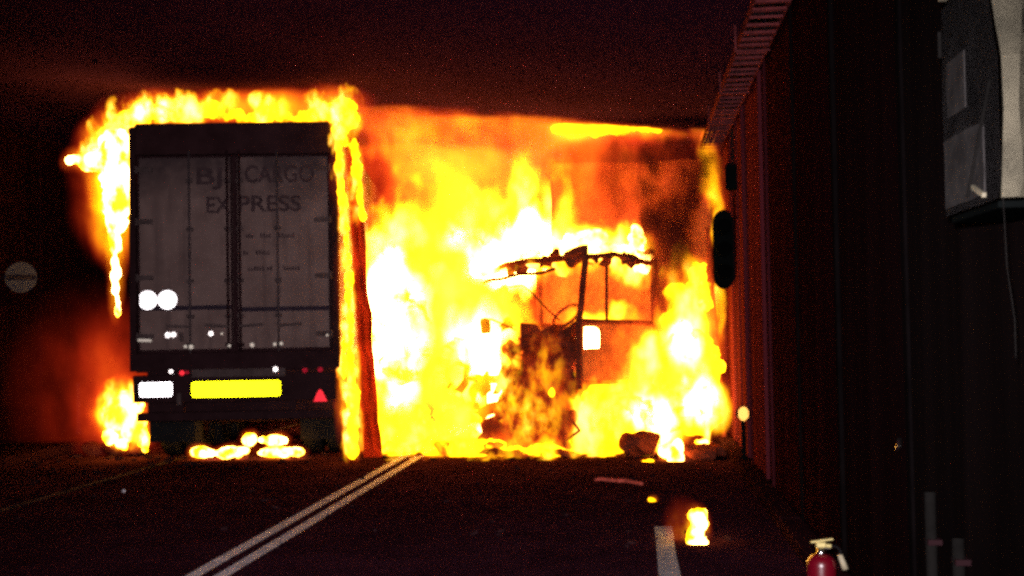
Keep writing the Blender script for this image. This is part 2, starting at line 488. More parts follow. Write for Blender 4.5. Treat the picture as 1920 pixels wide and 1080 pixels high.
# doors with rods, hinges, stripe and lettering
DZ0, DZ1 = 1.43, 3.87
doors = []
for sx in (-1, 1):
    cx = sx * 0.607
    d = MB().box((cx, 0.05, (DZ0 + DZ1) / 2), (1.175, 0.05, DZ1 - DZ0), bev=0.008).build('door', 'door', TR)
    doors.append(d)
    MB().box((cx, 0.0215, 1.955 - 0.015 * sx), (1.12, 0.005, 0.055)).build('rubbing_strip', 'strip', d)
    # black rubber seal round the leaf
    b = MB()
    for ex in (-1, 1):
        b.box((cx + ex * 0.575, 0.017, (DZ0 + DZ1) / 2), (0.024, 0.014, DZ1 - DZ0))
    b.box((cx, 0.018, DZ1 - 0.012), (1.12, 0.012, 0.024)).box((cx, 0.018, DZ0 + 0.012), (1.12, 0.012, 0.024))
    b.build('seal', 'frame', d)
    for k, rx in enumerate((0.545, 0.075)):
        x = sx * rx
        thick = 0.013 if k == 0 else 0.017
        MB().cyl((x, -0.018, DZ0 - 0.05), (x, -0.018, DZ1 + 0.06), thick, seg=10).build('locking_rod', 'stripe' if k == 0 else 'frame', d, smooth=True)
        for z in (1.50, 1.86, 2.30, 2.95, 3.55):
            MB().box((x, -0.004, z), (0.085, 0.034, 0.05), bev=0.006).build('rod_bracket', 'rail' if z > 1.8 else 'frame', d)
        b = MB().box((x + sx * 0.14, -0.03, 1.74), (0.30, 0.02, 0.035), rot=(0, -sx * 0.06, 0), bev=0.006)
        b.build('handle', 'rail', d)
    for z in (1.62, 2.35, 3.05, 3.70):
        b = MB().box((sx * 1.10, 0.012, z), (0.20, 0.02, 0.06), bev=0.006).cyl((sx * 1.20, 0.0, z - 0.045), (sx * 1.20, 0.0, z + 0.045), 0.018, seg=8)
        b.build('hinge', 'rail', d)


def lettering(text, x, z, size, wid, parent, name='lettering', y=0.0195):
    c = bpy.data.curves.new(name, 'FONT')
    c.body = text
    c.size = size
    c.align_x = 'CENTER'
    c.extrude = 0.0015
    c.offset = 0.006 * size / 0.3
    o = bpy.data.objects.new(name, c)
    COL.objects.link(o)
    dg = bpy.context.evaluated_depsgraph_get()
    me = bpy.data.meshes.new_from_object(o.evaluated_get(dg))
    bpy.data.objects.remove(o)
    bpy.data.curves.remove(c)
    xs = [v.co.x for v in me.vertices]
    k = wid / (max(xs) - min(xs))
    for v in me.vertices:
        v.co = Vector((v.co.x * k + x, y - v.co.z, v.co.y + z))
    me.materials.append(M['lettering'])
    n = bpy.data.objects.new(name, me)
    COL.objects.link(n)
    n.parent = parent
    return n


lettering('BJ', -0.30, 3.515, 0.30, 0.32, doors[0])
lettering('CARGO', 0.57, 3.53, 0.30, 0.86, doors[1])
lettering('EX', -0.20, 3.155, 0.28, 0.30, doors[0])
lettering('PRESS', 0.44, 3.165, 0.28, 0.78, doors[1])
# the small lines of print below are too blurred to read: dark word-length marks
for z, words in ((2.83, ((0.15, 0.13), (0.34, 0.16), (0.56, 0.22))), (2.62, ((0.12, 0.10), (0.28, 0.18))), (2.42, ((0.18, 0.22), (0.42, 0.10), (0.62, 0.24)))):
    for x, w in words:
        b = MB()
        for i in range(max(2, int(w / 0.035))):
            hh = random.uniform(0.035, 0.06)
            b.box((x + 0.035 * i, 0.0235, z + hh / 2), (0.024, 0.003, hh))
        b.build('print', 'lettering', doors[1])

# round speed discs, plates, triangle, lamps
for x in (-1.075, -0.832):
    b = MB().cyl((x, 0.024, 2.075), (x, 0.016, 2.075), 0.118, seg=36)
    tag(b.build('speed_disc', 'refl_white', TR), 'round white reflective disc on the left door')


def rplate(name, x, z, w, h, mname, r=0.03, y=-0.06, parent=TR):
    b = MB()
    pts = []
    for (sx_, sz_, a0) in ((1, 1, 0), (-1, 1, 90), (-1, -1, 180), (1, -1, 270)):
        for k in range(5):
            a = radians(a0 + 22.5 * k)
            pts.append((x + sx_ * (w / 2 - r) + r * cos(a), y, z + sz_ * (h / 2 - r) + r * sin(a)))
    b.prism(pts, (0, 0.006, 0))
    return b.build(name, mname, parent)


MB().box((0, -0.01, 0.97), (2.50, 0.08, 0.34), bev=0.015).build('light_bar', 'frame', TR)
MB().box((0.05, -0.055, 1.155), (1.15, 0.02, 0.10), bev=0.006).build('backing_strip', 'rail', TR)
tag(rplate('number_plate', -0.965, 0.965, 0.40, 0.175, 'refl_white'), 'blank looking white number plate')
tag(rplate('marker_board', 0.02, 0.955, 1.09, 0.19, 'refl_yellow', 0.035), 'long yellow reflective marker board')
b = MB().prism([(1.055 - 0.085, -0.06, 0.78), (1.055 + 0.085, -0.06, 0.78), (1.055 + 0.03, -0.06, 0.90), (1.055, -0.06, 0.935), (1.055 - 0.03, -0.06, 0.90)], (0, 0.01, 0))
tag(b.build('warning_triangle', 'refl_red', TR), 'red reflective triangle')
for x, z, mm, r_ in ((-0.64, 1.165, 'refl_red', 0.030), (-0.575, 1.17, 'refl_dimred', 0.022), (0.87, 1.17, 'refl_dimred', 0.030), (1.06, 1.175, 'refl_dimred', 0.030)):
    MB().cyl((x, -0.05, z), (x, -0.075, z), r_, seg=16).build('tail_lamp', mm, TR)
for x, z, mm, r_ in ((-0.775, 1.185, 'refl_stud', 0.024), (0.51, 1.19, 'refl_stud', 0.030)):
    MB().cyl((x, -0.05, z), (x, -0.08, z), r_, seg=14).build('plate_lamp', mm, TR)
MB().box((-0.68, -0.06, 0.84), (0.055, 0.02, 0.15), bev=0.01).build('latch_plate', 'rail', TR)
# bright bolt heads and catches along the foot of the doors
for x, z, mm, r_ in ((-0.815, 1.635, 'refl_stud', 0.036), (-0.745, 1.640, 'refl_stud', 0.034), (-0.285, 1.645, 'refl_stud', 0.030), (-0.60, 1.49, 'refl_dull', 0.022),
                     (-0.53, 1.485, 'refl_dull', 0.030), (-0.06, 1.49, 'refl_dull', 0.020), (0.22, 1.495, 'refl_dull', 0.028), (0.50, 1.50, 'refl_dull', 0.022),
                     (0.58, 1.505, 'refl_dull', 0.022), (1.15, 1.60, 'refl_dull', 0.016), (-0.15, 1.64, 'refl_dull', 0.016)):
    MB().sphere((x, -0.045, z), (r_, 0.012, r_), 2).cyl((x, -0.04, z), (x, 0.03, z), 0.008, seg=8).build('bolt', mm, TR, smooth=True)
MB().box((-1.10, -0.04, 1.575), (0.17, 0.012, 0.035), rot=(0, 0.04, 0), bev=0.005).build('catch', 'refl_dull', TR)
MB().box((-0.65, -0.03, 1.61), (0.05, 0.02, 0.12), bev=0.008).build('latch_plate', 'rail', TR)
# bumper, flaps, axles and twin wheels
MB().box((0, 0.05, 0.62), (2.44, 0.10, 0.11), bev=0.015).build('bumper', 'frame', TR)
for x in (-0.7, 0.7):
    MB().box((x, 0.12, 0.75), (0.09, 0.07, 0.30)).build('bumper_bracket', 'frame', TR)
for sx in (-1, 1):
    MB().box((sx * 0.98, 0.85, 0.55), (0.58, 0.012, 0.62)).build('mudflap', 'rubber', TR)
wheel0 = None
for ay in (1.6, 2.9, 4.2):
    MB().cyl((-1.1, ay, 0.5), (1.1, ay, 0.5), 0.07).build('axle', 'frame', TR)
    for sx in (-1, 1):
        for off in (1.10, 0.79):
            w_ = MB().ring((sx * off, ay, 0.5), (1, 0, 0), 0.39, 0.115, 28, 10, 1.15).build('tyre', 'rubber', TR, smooth=True)
            MB().cyl((sx * off - 0.09, ay, 0.5), (sx * off + 0.09, ay, 0.5), 0.29, seg=20).build('rim', 'frame', w_)
MB().box((0, 0.5, 0.93), (2.4, 0.04, 0.56)).build('blocking_apron', 'frame', TR)  # raised to block firelight in the gap under the sill
MB().box((0, 0.15, 2.62), (2.5, 0.02, 2.9)).build('gap_blocker', 'soot', TR)  # added sheet, blocks firelight showing through the door gaps
# torn side curtain hanging out beside the right rear corner
b = MB()
rows = []
n = 26
for i in range(n + 1):
    t = i / n
    z = 4.02 - 3.98 * t
    x0 = W + 0.09 + 0.17 * t + 0.02 * mnoise.noise((z * 2, 0, 3))
    wd = 0.15 + 0.09 * t + 0.03 * mnoise.noise((z * 3, 4, 0))
    yy = 0.30 + 0.1 * mnoise.noise((z, 1, 1))
    rows.append([b.bm.verts.new((x0 + wd * k / 4, yy + 0.03 * sin(3.0 * k + z * 5), z)) for k in range(5)])
for i in range(n):
    for k in range(4):
        b.bm.faces.new((rows[i][k], rows[i][k + 1], rows[i + 1][k + 1], rows[i + 1][k]))
tag(b.build('torn_curtain', 'curtain', TR), 'charred strip of side curtain hanging to the road')

# ------------------------------------------------------------------ right-hand lorry: burnt-out tractor slewed across the lane
TC = empty('burning_lorry', (-1.61, 16.75, 0), radians(135))
tag(TC, 'burnt out lorry cab slewed across the lane in the flames', 'lorry')
CW = 1.2


def tube_part(name, pts, r, mname='charred', seg=8, amt=0.02, seed=0.0, parent=TC):
    P = []
    for i in range(len(pts) - 1):
        a, b_ = Vector(pts[i]), Vector(pts[i + 1])
        for k in range(4):
            P.append(a.lerp(b_, k / 4))
    P.append(Vector(pts[-1]))
    P = [p + mnoise.noise_vector(p * 2.3 + Vector((seed, 0, 0))) * amt for p in P]
    return MB().tube(P, r, seg).build(name, mname, parent)


zb, zw, zr = 0.95, 1.72, 2.58      # door foot, waist, roof
# pillars
tube_part('pillar', [(-CW, -0.02, 0.85), (-CW, -0.05, zw), (-CW + 0.02, -0.22, zr)], 0.045)
tube_part('pillar', [(CW, -0.02, 0.85), (CW, -0.05, 1.15)], 0.045)
tube_part('pillar', [(-CW, -1.45, 0.85), (-CW, -1.45, zr - 0.05)], 0.05)
tube_part('pillar', [(CW, -1.45, 0.85), (CW, -1.45, zr)], 0.05)
tube_part('window_bar', [(-CW, -0.55, zw), (-CW, -0.55, zr - 0.12)], 0.022)
tube_part('roof_beam', [(-CW, -0.22, zr), (-0.3, -0.2, zr - 0.05), (0.45, -0.2, zr - 0.02), (0.95, -0.22, zr - 0.16)], 0.045, amt=0.05)
tube_part('roof_beam', [(-CW, -0.22, zr), (-CW, -0.7, zr + 0.02), (-CW, -1.45, zr - 0.08)], 0.04, amt=0.05)
tube_part('roof_beam', [(-CW, -1.45, zr - 0.05), (0, -1.45, zr), (CW, -1.45, zr)], 0.045, amt=0.05)
tube_part('roof_beam', [(CW, -0.25, zr - 0.1), (CW, -1.45, zr)], 0.045, amt=0.05)
tube_part('roof_rib', [(-0.4, -0.2, zr), (-0.4, -1.45, zr - 0.05)], 0.025, amt=0.06)
tube_part('roof_rib', [(0.4, -0.2, zr), (0.45, -1.45, zr - 0.05)], 0.025, amt=0.06)
tube_part('sun_visor', [(-0.9, 0.10, zr - 0.18), (0.0, 0.14, zr - 0.24), (0.6, 0.10, zr - 0.30)], 0.026, amt=0.06)
tube_part('wiper_arm', [(-0.95, 0.06, zw + 0.02), (-0.2, 0.05, zw + 0.5), (0.3, 0.0, zr - 0.35)], 0.012, amt=0.03)
# crumpled roof remnants
for k, (x, y, s) in enumerate(((-1.05, -0.18, 0.16), (-0.85, -0.42, 0.12), (-1.12, -1.35, 0.13), (-0.7, -0.1, 0.10))):
    MB().box((x, y, zr + 0.05), (s * 1.5, s, s * 0.7)).crumple(0.08, 5, 2, k * 3.1).build('roof_remnant', 'charred', TC)
# waist rail and doors: the near door keeps its lower skin with a square hole
tube_part('waist_rail', [(-CW, -0.05, zw), (-CW, -1.45, zw - 0.04)], 0.04)
b = MB()
hx0, hx1, hz0, hz1 = -0.40, -0.12, 1.36, 1.64
for (y0, y1, z0, z1) in ((-1.42, hx0, zb, zw), (hx1, -0.08, zb, zw), (hx0, hx1, zb, hz0), (hx0, hx1, hz1, zw)):
    b.box((-CW - 0.01, (y0 + y1) / 2, (z0 + z1) / 2), (0.03, abs(y1 - y0), abs(z1 - z0)))
door = b.crumple(0.02, 2.2, 3).build('door', 'cabpaint', TC)
tube_part('door_handle', [(-CW - 0.05, -1.30, 1.18), (-CW - 0.05, -1.12, 1.19)], 0.02, parent=door)
tube_part('grab_rail', [(-CW - 0.06, -1.36, 1.0), (-CW - 0.07, -1.37, 2.2)], 0.018)
# charred upholstery and bulkhead seen through the window opening
MB().box((0, -1.48, 1.75), (2.3, 0.04, 1.5)).crumple(0.05, 1.7, 4).build('rear_wall', 'cabpaint', TC)
MB().box((-0.55, -1.0, 1.42), (0.5, 0.5, 0.5)).crumple(0.10, 3, 3, 4).build('seat', 'charred', TC)
MB().box((0.55, -1.0, 1.42), (0.5, 0.5, 0.5)).crumple(0.10, 3, 3, 8).build('seat', 'charred', TC)
MB().ring((-0.55, -0.42, 1.80), (0, 0.7, 0.7), 0.21, 0.02, 18, 6).build('steering_wheel', 'charred', TC)
MB().box((0, -0.7, 0.92), (2.2, 1.4, 0.08)).crumple(0.03, 2, 3).build('cab_floor', 'charred', TC)
# front end: radiator, engine block and what is left of grille and bumper
MB().box((-0.62, -0.05, 1.22), (0.95, 0.16, 0.86)).crumple(0.20, 4.2, 7).build('grille', 'charred', TC)
for k in range(6):
    tube_part('grille_bar', [(-1.12, 0.06, 0.86 + 0.13 * k), (-0.12, 0.07, 0.86 + 0.13 * k + random.uniform(-.04, .04))], 0.016, seed=k)
MB().box((-0.35, -0.55, 0.92), (0.75, 0.8, 0.85)).crumple(0.2, 3.2, 5, 2.0).build('engine', 'charred', TC)
tube_part('bumper', [(-1.2, 0.10, 0.52), (-0.6, 0.16, 0.48), (0.1, 0.10, 0.60), (0.7, 0.14, 0.42), (1.2, 0.02, 0.36)], 0.085, amt=0.08)
MB().box((-0.70, 0.02, 0.36), (0.85, 0.25, 0.46)).crumple(0.10, 4.0, 3, 9).build('bumper_panel', 'charred', TC)
tube_part('mirror_arm', [(0.0, 0.02, zw - 0.1), (0.25, 0.25, zw + 0.05), (0.32, 0.28, zw + 0.0)], 0.016)
MB().box((0.34, 0.28, zw - 0.03), (0.13, 0.07, 0.18)).crumple(0.04, 6, 2).build('mirror', 'charred', TC)
for k in range(7):
    a = Vector((random.uniform(-1.15, 0.6), random.uniform(0.0, 0.22), random.uniform(0.4, 1.2)))
    tube_part('hose', [a, a + Vector((random.uniform(-.3, .3), random.uniform(0, .15), random.uniform(-.25, .1))), a + Vector((random.uniform(-.4, .4), 0.1, -0.4))], 0.018, amt=0.08, seed=k * 5.3)
for k in range(22):
    a = Vector((random.choice((random.uniform(-0.25, 0.25), random.uniform(-1.15, 0.5))), random.uniform(-0.05, 0.2), random.uniform(0.15, 1.7)))
    sz = random.uniform(0.07, 0.2)
    MB().box(a, (sz, sz * 0.5, sz * random.uniform(0.5, 1.6)), rot=(random.uniform(-1, 1), random.uniform(-1, 1), random.uniform(-1, 1))).crumple(0.07, 7, 2, k * 1.9).build('burnt_fragment', 'charred', TC)
# torn panels and wreckage spilled on the far side of the front, and scraps along the roof beams
for k in range(16):
    a = Vector((random.uniform(0.05, 1.25), random.uniform(0.05, 0.35), random.uniform(0.08, 0.95)))
    sz = random.uniform(0.10, 0.26)
    MB().box(a, (sz, sz * 0.4, sz * random.uniform(0.4, 1.1)), rot=(random.uniform(-1, 1), random.uniform(-1, 1), random.uniform(-1, 1))).crumple(0.10, 6, 3, k * 2.7).build('burnt_fragment', 'charred', TC)
for k in range(14):
    t = random.random()
    a = Vector((-CW + 0.1 + 1.9 * t, random.uniform(-0.3, 0.0), zr - 0.05 - 0.08 * t)) if k % 2 else Vector((-CW, -0.2 - 1.2 * t, zr - 0.04))
    sz = random.uniform(0.06, 0.13)
    MB().box(a, (sz * 1.6, sz, sz * random.uniform(0.5, 1.2)), rot=(random.uniform(-1, 1), random.uniform(-1, 1), random.uniform(-1, 1))).crumple(0.06, 8, 2, k * 1.3).build('roof_remnant', 'charred', TC)
# chassis and wheels
for sx in (-1, 1):
    MB().box((sx * 0.42, -1.75, 0.75), (0.10, 3.3, 0.24)).build('chassis_rail', 'charred', TC)
MB().cyl((-1.1, -0.9, 0.48), (1.1, -0.9, 0.48), 0.07).build('axle', 'charred', TC)
for sx in (-1, 1):
    w_ = MB().cyl((sx * 0.92, -0.9, 0.42), (sx * 1.16, -0.9, 0.42), 0.29, 0.27, seg=22).build('rim', 'charred', TC)
    MB().ring((sx * 1.04, -0.9, 0.42), (1, 0, 0), 0.33, 0.09, 22, 8, 1.2).crumple(0.04, 4).build('tyre', 'charred', w_)
MB().box((-1.0, -1.75, 0.62), (0.45, 0.6, 0.45)).crumple(0.05, 3, 3).build('fuel_tank', 'charred', TC)
# its trailer behind, nose towards the viewer
T2 = empty('box_trailer', (-0.05, 19.0, 0))
tag(T2, 'scorched box trailer behind the burnt out cab, beside the ribbed wall', 'trailer')
MB().box((0, 0.03, 2.62), (2.42, 0.06, 3.1)).crumple(0.04, 1.2, 6).build('front_wall', 'cabpaint', T2)
for sx in (-1, 1):
    MB().box((sx * 1.2, 4.2, 2.62), (0.05, 8.2, 3.1)).crumple(0.04, 1.2, 5).build('side_wall', 'trailerwall', T2)
MB().box((0, 4.2, 4.2), (2.35, 8.2, 0.05)).crumple(0.04, 1.2, 5).build('roof', 'soot', T2)
MB().box((0, 4.2, 1.0), (2.3, 8.1, 0.12)).build('floor', 'charred', T2)
for sx in (-1, 1):
    MB().box((sx * 0.9, 1.2, 0.47), (0.12, 0.12, 0.93)).build('landing_leg', 'charred', T2)
    MB().ring((sx * 1.02, 6.5, 0.5), (1, 0, 0), 0.39, 0.11, 22, 8, 1.2).build('tyre', 'rubber', T2)

exec_after = []

# ------------------------------------------------------------------ fittings on the right-hand wall
# tall black housing
SG = empty('signal_head', (1.14, 15.9, 2.10))
tag(SG, 'tall black rounded signal housing on the wall beside the flames', 'signal')
b = MB()
pts = []
for k in range(9):
    a = pi * k / 8
    pts.append((0.125 * cos(a), 0, 0.86 + 0.15 * sin(a)))
for k in range(9):
    a = pi + pi * k / 8
    pts.append((0.125 * cos(a), 0, 0.15 + 0.15 * sin(a)))
b.prism(pts, (0, 0.22, 0))
b.build('housing', 'black', SG)
for z in (0.22, 0.505, 0.79):
    b = MB().cyl((0, 0.0, z), (0, -0.12, z), 0.105, 0.10, seg=20, cap=False)
    bmesh.ops.solidify(b.bm, geom=b.bm.faces[:], thickness=0.008)
    hd = b.build('hood', 'black', SG)
    MB().cyl((0, 0.0, z), (0, -0.015, z), 0.095, seg=20).build('lens', 'lens', hd)
MB().box((0.11, 0.10, 0.75), (0.12, 0.05, 0.05)).box((0.11, 0.10, 0.25), (0.12, 0.05, 0.05)).build('bracket', 'black', SG)
JB = empty('junction_box', (1.20, 15.2, 3.28))
tag(JB, 'small black box high on the wall above the signal housing', 'box')
MB().box((0, 0, 0.16), (0.12, 0.18, 0.32), bev=0.02).build('case', 'black', JB)
MB().box((-0.065, 0, 0.16), (0.014, 0.15, 0.28), bev=0.005).build('lid', 'black', JB)
MB().cyl((0.02, 0, 0.31), (0.02, 0, 0.75), 0.014, seg=8).build('cable', 'rubber', JB)

# amber reflector on a stub post
RF = empty('reflector_post', (1.20, 14.3, 0.0))
tag(RF, 'small glowing amber reflector standing low against the dark wall', 'reflector')
MB().box((0, 0.02, 0.36), (0.05, 0.03, 0.50), bev=0.006).build('post', 'black', RF)
MB().cyl((0, 0.004, 0.63), (0, -0.02, 0.63), 0.085, seg=24).build('rim', 'black', RF)
b = MB().sphere((0, -0.022, 0.63), (0.062, 0.008, 0.082), 2)
b.build('lens', 'refl_amber', RF, smooth=True)

# broken cover box in the upper right corner
CB = empty('wall_box', (1.25, 3.63, 2.0))
tag(CB, 'battered cream and black wall box high on the right, its dark cover split', 'wall box')
X0, X1 = 1.05 - 1.25, 0.03
edge = [(0.700, 0.135), (0.58, 0.085), (0.40, 0.01), (0.25, 0.0), (0.05, 0.035), (0.0, 0.05)]   # (z, y) of the bent near edge
Yf = 0.66
b = MB()
rows = []
for z, y in edge:
    rows.append([b.bm.verts.new((X0 + 0.012 * mnoise.noise((z * 7, t * 5, 0)), y + (Yf - 0.02 * z - y) * t, z)) for t in (0, 0.25, 0.5, 0.75, 1.0)])
for i in range(len(rows) - 1):
    for k in range(4):
        b.bm.faces.new((rows[i][k], rows[i][k + 1], rows[i + 1][k + 1], rows[i + 1][k]))
bmesh.ops.solidify(b.bm, geom=b.bm.faces[:], thickness=0.012)
cover = b.build('cover', 'smoked', CB)
b = MB()
rows = []
for z, y in edge:
    rows.append([b.bm.verts.new((X0 + (X1 - X0) * t, y - 0.004 - 0.02 * sin(pi * t) + 0.01 * mnoise.noise((z * 6, t * 4, 5)), z)) for t in (0.02, 0.2, 0.4, 0.6, 0.8, 1.0)])
for i in range(len(rows) - 1):
    for k in range(5):
        b.bm.faces.new((rows[i][k], rows[i][k + 1], rows[i + 1][k + 1], rows[i + 1][k]))
bmesh.ops.solidify(b.bm, geom=b.bm.faces[:], thickness=0.012)
b.build('end_panel', 'cream_dirty', CB)
# raw cream edge strip where the cover has come away
b = MB()
rows = []
for (z, y), wd in zip(edge, (0.13, 0.085, 0.05, 0.04, 0.06, 0.05)):
    rows.append([b.bm.verts.new((X0 + wd * t, y - 0.028 - 0.004 * t, z)) for t in (0, 0.5, 1.0)])
for i in range(len(rows) - 1):
    for k in range(2):
        b.bm.faces.new((rows[i][k], rows[i][k + 1], rows[i + 1][k + 1], rows[i + 1][k]))
bmesh.ops.solidify(b.bm, geom=b.bm.faces[:], thickness=0.006)
b.build('edge_strip', 'cream', CB)
MB().box(((X0 + X1) / 2, 0.36, -0.014), (X1 - X0 - 0.02, 0.54, 0.022), bev=0.006).build('base', 'black', CB)
MB().box(((X0 + X1) / 2, 0.40, 0.708), (X1 - X0 - 0.02, 0.46, 0.022), bev=0.006).build('top', 'black', CB)
MB().box((X0 - 0.016, 0.42, 0.40), (0.004, 0.22, 0.18), bev=0.001).build('label_plate', 'haze_cover', cover)
MB().box((X0 - 0.014, 0.36, 0.13), (0.006, 0.46, 0.22), bev=0.002).crumple(0.006, 8, 2).build('dusty_patch', 'haze_cover', cover)
MB().cyl((X0 - 0.02, 0.03, 0.34), (X0 - 0.02, 0.30, 0.03), 0.006, seg=6).build('strap', 'conduit', CB)
MB().box((X0 - 0.02, 0.18, 0.035), (0.012, 0.12, 0.014), rot=(0.3, 0, 0)).build('clip', 'cream', CB)
MB().box((X0 - 0.005, 0.50, 0.722), (0.03, 0.20, 0.012), bev=0.003).build('clip', 'cream', CB)
MB().box((X0 - 0.008, 0.645, 0.58), (0.012, 0.012, 0.09), bev=0.003).build('clip', 'conduit', CB)
pts = [(X0 + 0.01, 0.04, 0.0), (X0 + 0.012, 0.03, -0.2), (X0 + 0.02, 0.0, -0.35), (X0 + 0.02, 0.0, -0.46)]
MB().tube(pts, 0.0018, 6).build('loose_wire', 'conduit', CB)

# two conduits low on the wall
for x, y, h, lab in ((1.235, 5.45, 0.92, 'grey conduit rising from the walkway, farther of two by the extinguisher'),
                     (1.235, 5.00, 0.80, 'grey conduit rising from the walkway, nearer of two by the extinguisher')):
    c = empty('conduit', (x, y, 0.11))
    tag(c, lab, 'conduit', 'conduits on the right-hand wall')
    MB().cyl((0, 0, 0), (0, 0, h - 0.11), 0.024, seg=12).build('pipe', 'conduit', c, smooth=True)
    for z in (0.2, 0.6):
        MB().box((0.01, 0, z), (0.06, 0.075, 0.025), bev=0.004).build('clamp', 'frame', c)
tag(MB().tube([(1.245, 6.15, 1.035), (1.245, 6.10, 1.06), (1.243, 6.08, 1.085)], 0.012, 8).build('wall_hook', 'chrome'), 'tiny bright metal hook on the dark wall', 'hook')

# ------------------------------------------------------------------ fire extinguisher
EX = empty('fire_extinguisher', (1.0, 7.05, 0.0)); EX.scale = (1, 1, 0.88)
tag(EX, 'red fire extinguisher with brass valve standing on the road by the wall', 'fire extinguisher')
MB().lathe([(0.068, 0.0), (0.078, 0.012), (0.080, 0.03), (0.080, 0.345), (0.076, 0.372), (0.062, 0.395), (0.040, 0.410), (0.026, 0.416)], 32).build('cylinder', 'red', EX, smooth=True)
MB().lathe([(0.024, 0.414), (0.026, 0.425), (0.020, 0.432), (0.021, 0.455)], 20).build('neck', 'chrome', EX, smooth=True)
v_ = MB().box((0.0, 0, 0.473), (0.055, 0.045, 0.036), bev=0.008).cyl((0.02, 0, 0.468), (0.055, 0, 0.464), 0.013, seg=12).build('valve', 'brass', EX)
MB().box((0.006, 0, 0.499), (0.125, 0.026, 0.012), rot=(0, -0.16, 0), bev=0.004).build('lever', 'brass', EX)
MB().box((0.02, 0, 0.452), (0.07, 0.022, 0.008), rot=(0, 0.12, 0), bev=0.003).build('carry_handle', 'chrome', EX)
MB().tube([(0.055, 0, 0.464), (0.085, -0.005, 0.462), (0.102, -0.01, 0.44), (0.106, -0.012, 0.41)], 0.009, 8).build('hose', 'rubber', EX, smooth=True)
MB().cyl((0.100, -0.012, 0.412), (0.128, -0.014, 0.322), 0.014, 0.019, seg=12).build('nozzle', 'nozzle', EX, smooth=True)

# ------------------------------------------------------------------ left side: round sign, marker post, debris
SN = empty('round_sign', (-8.58, 16.6, 2.20))
tag(SN, 'round pale sign with a dark bar on the left wall', 'sign')
MB().cyl((0, 0, 0.28), (0, -0.02, 0.28), 0.215, seg=40).build('disc', 'signpale', SN).rotation_euler = (0, 0, 0.25)
MB().box((0, -0.024, 0.28), (0.40, 0.006, 0.075), bev=0.002).build('bar', 'signdark', SN).rotation_euler = (0, 0, 0.25)
MB().cyl((-0.45, 0.03, 0.28), (0.1, 0.03, 0.28), 0.025, seg=10).build('bracket', 'frame', SN)
MP = empty('marker_post', (-8.55, 18.3, 0.14))
tag(MP, 'thin dark marker post against the red glow on the left', 'post')
MB().cyl((0, 0, 0), (0, 0, 0.78), 0.035, 0.03, seg=10).build('shaft', 'frame', MP)
MB().lathe([(0.05, 0.0), (0.05, 0.03), (0.035, 0.05)], 14).build('foot', 'frame', MP)

dk = 0
HEAP = ('second burnt lump of the heap by the trailer wheel, counted from the wall', 'largest burnt lump of the heap by the trailer wheel', 'burnt lump of the heap closest to the trailer wheel', 'smallest burnt lump of the heap, closest to the marker post')
for (x, y, s, sd) in ((-7.45, 16.5, 0.17, 1), (-7.1, 16.4, 0.20, 2), (-6.8, 16.3, 0.15, 3), (-7.7, 16.9, 0.12, 4)):
    o = MB().sphere((0, 0, s * 0.5), (s * 1.2, s, s * 0.7), 2).crumple(0.09, 4.0, 0, sd * 2.2).build('burnt_lump', 'debris')
    o.location = (x, y, 0)
    tag(o, HEAP[sd - 1], 'debris', 'heap beside the trailer wheel')
# litter over the road and verge
b = MB()
for k in range(240):
    x = random.uniform(-8.8, 1.0) if k % 3 else random.uniform(-8.8, -5.0)
    y = random.uniform(9, 16.2) if k % 4 else random.uniform(15.4, 16.4)
    s = random.uniform(0.008, 0.035) if y < 15 else random.uniform(0.02, 0.06)
    b.box((x, y, s * 0.3 + 0.002), (s * 2, s, s * 0.6), rot=(random.uniform(-.3, .3), random.uniform(-.3, .3), random.uniform(0, 3)))
tag(b.build('litter', 'debris'), 'burnt scraps scattered over the road', 'debris', kind='stuff')
# bits of wreckage along the front of the pool of fire
for k, (x, y, sx_, sy_, sz_, lab) in enumerate((
        (0.02, 15.75, 0.42, 0.3, 0.30, 'round charred lump at the right end of the fire'),
        (0.80, 15.6, 0.55, 0.5, 0.16, 'dark flattened wreckage by the foot of the ribbed wall'),
        (-1.7, 15.85, 0.75, 0.12, 0.07, 'long charred bar on the road before the cab'),
        (-0.85, 15.75, 0.6, 0.10, 0.06, 'short charred bar on the road below the cab door'),
        (-2.5, 16.2, 0.35, 0.3, 0.22, 'charred lump on the road between the two lorries'),
        (-1.9, 16.3, 0.4, 0.3, 0.42, 'upright charred lump in front of the cab'))):
    o = MB().sphere((0, 0, sz_ * 0.48), (sx_ * 0.56, sy_ * 0.56, sz_ * 0.55), 3).crumple(0.12, 5.5, 0, k * 4.4).build('wreckage', 'charred')
    o.location = (x, y, 0.0)
    tag(o, lab, 'wreckage')
tag(MB().tube([(-0.46, 13.28, 0.012), (-0.40, 13.32, 0.014), (-0.30, 13.24, 0.014), (-0.22, 13.17, 0.012), (-0.15, 13.18, 0.016), (-0.08, 13.08, 0.014), (-0.02, 12.99, 0.014), (0.03, 12.93, 0.012)], 0.022, 8).build('hose_piece', 'rubberhose'),
    'bent pale hose lying on the road in the red light', 'hose')
tag(MB().sphere((-5.35, 12.5, 0.018), (0.022, 0.02, 0.018), 2).build('pebble', 'paint'), 'single pale pebble on the dark road behind the trailer', 'pebble')
o = MB().sphere((0, 0, 0.03), (0.10, 0.12, 0.05), 3).crumple(0.05, 9.0, 0, 6.0).build('burnt_rag', 'debris')
o.location = (0.44, 9.62, 0)
tag(o, 'dark burnt rag under the small gutter fire', 'debris')
# leaning pole by the wall
tag(MB().tube([(1.03, 17.3, 3.0), (1.05, 17.3, 2.3), (1.10, 17.25, 1.5), (1.19, 17.2, 0.1)], 0.035, 8).build('bent_pole', 'charred'), 'bent charred pole leaning on the wall behind the flames', 'pole')

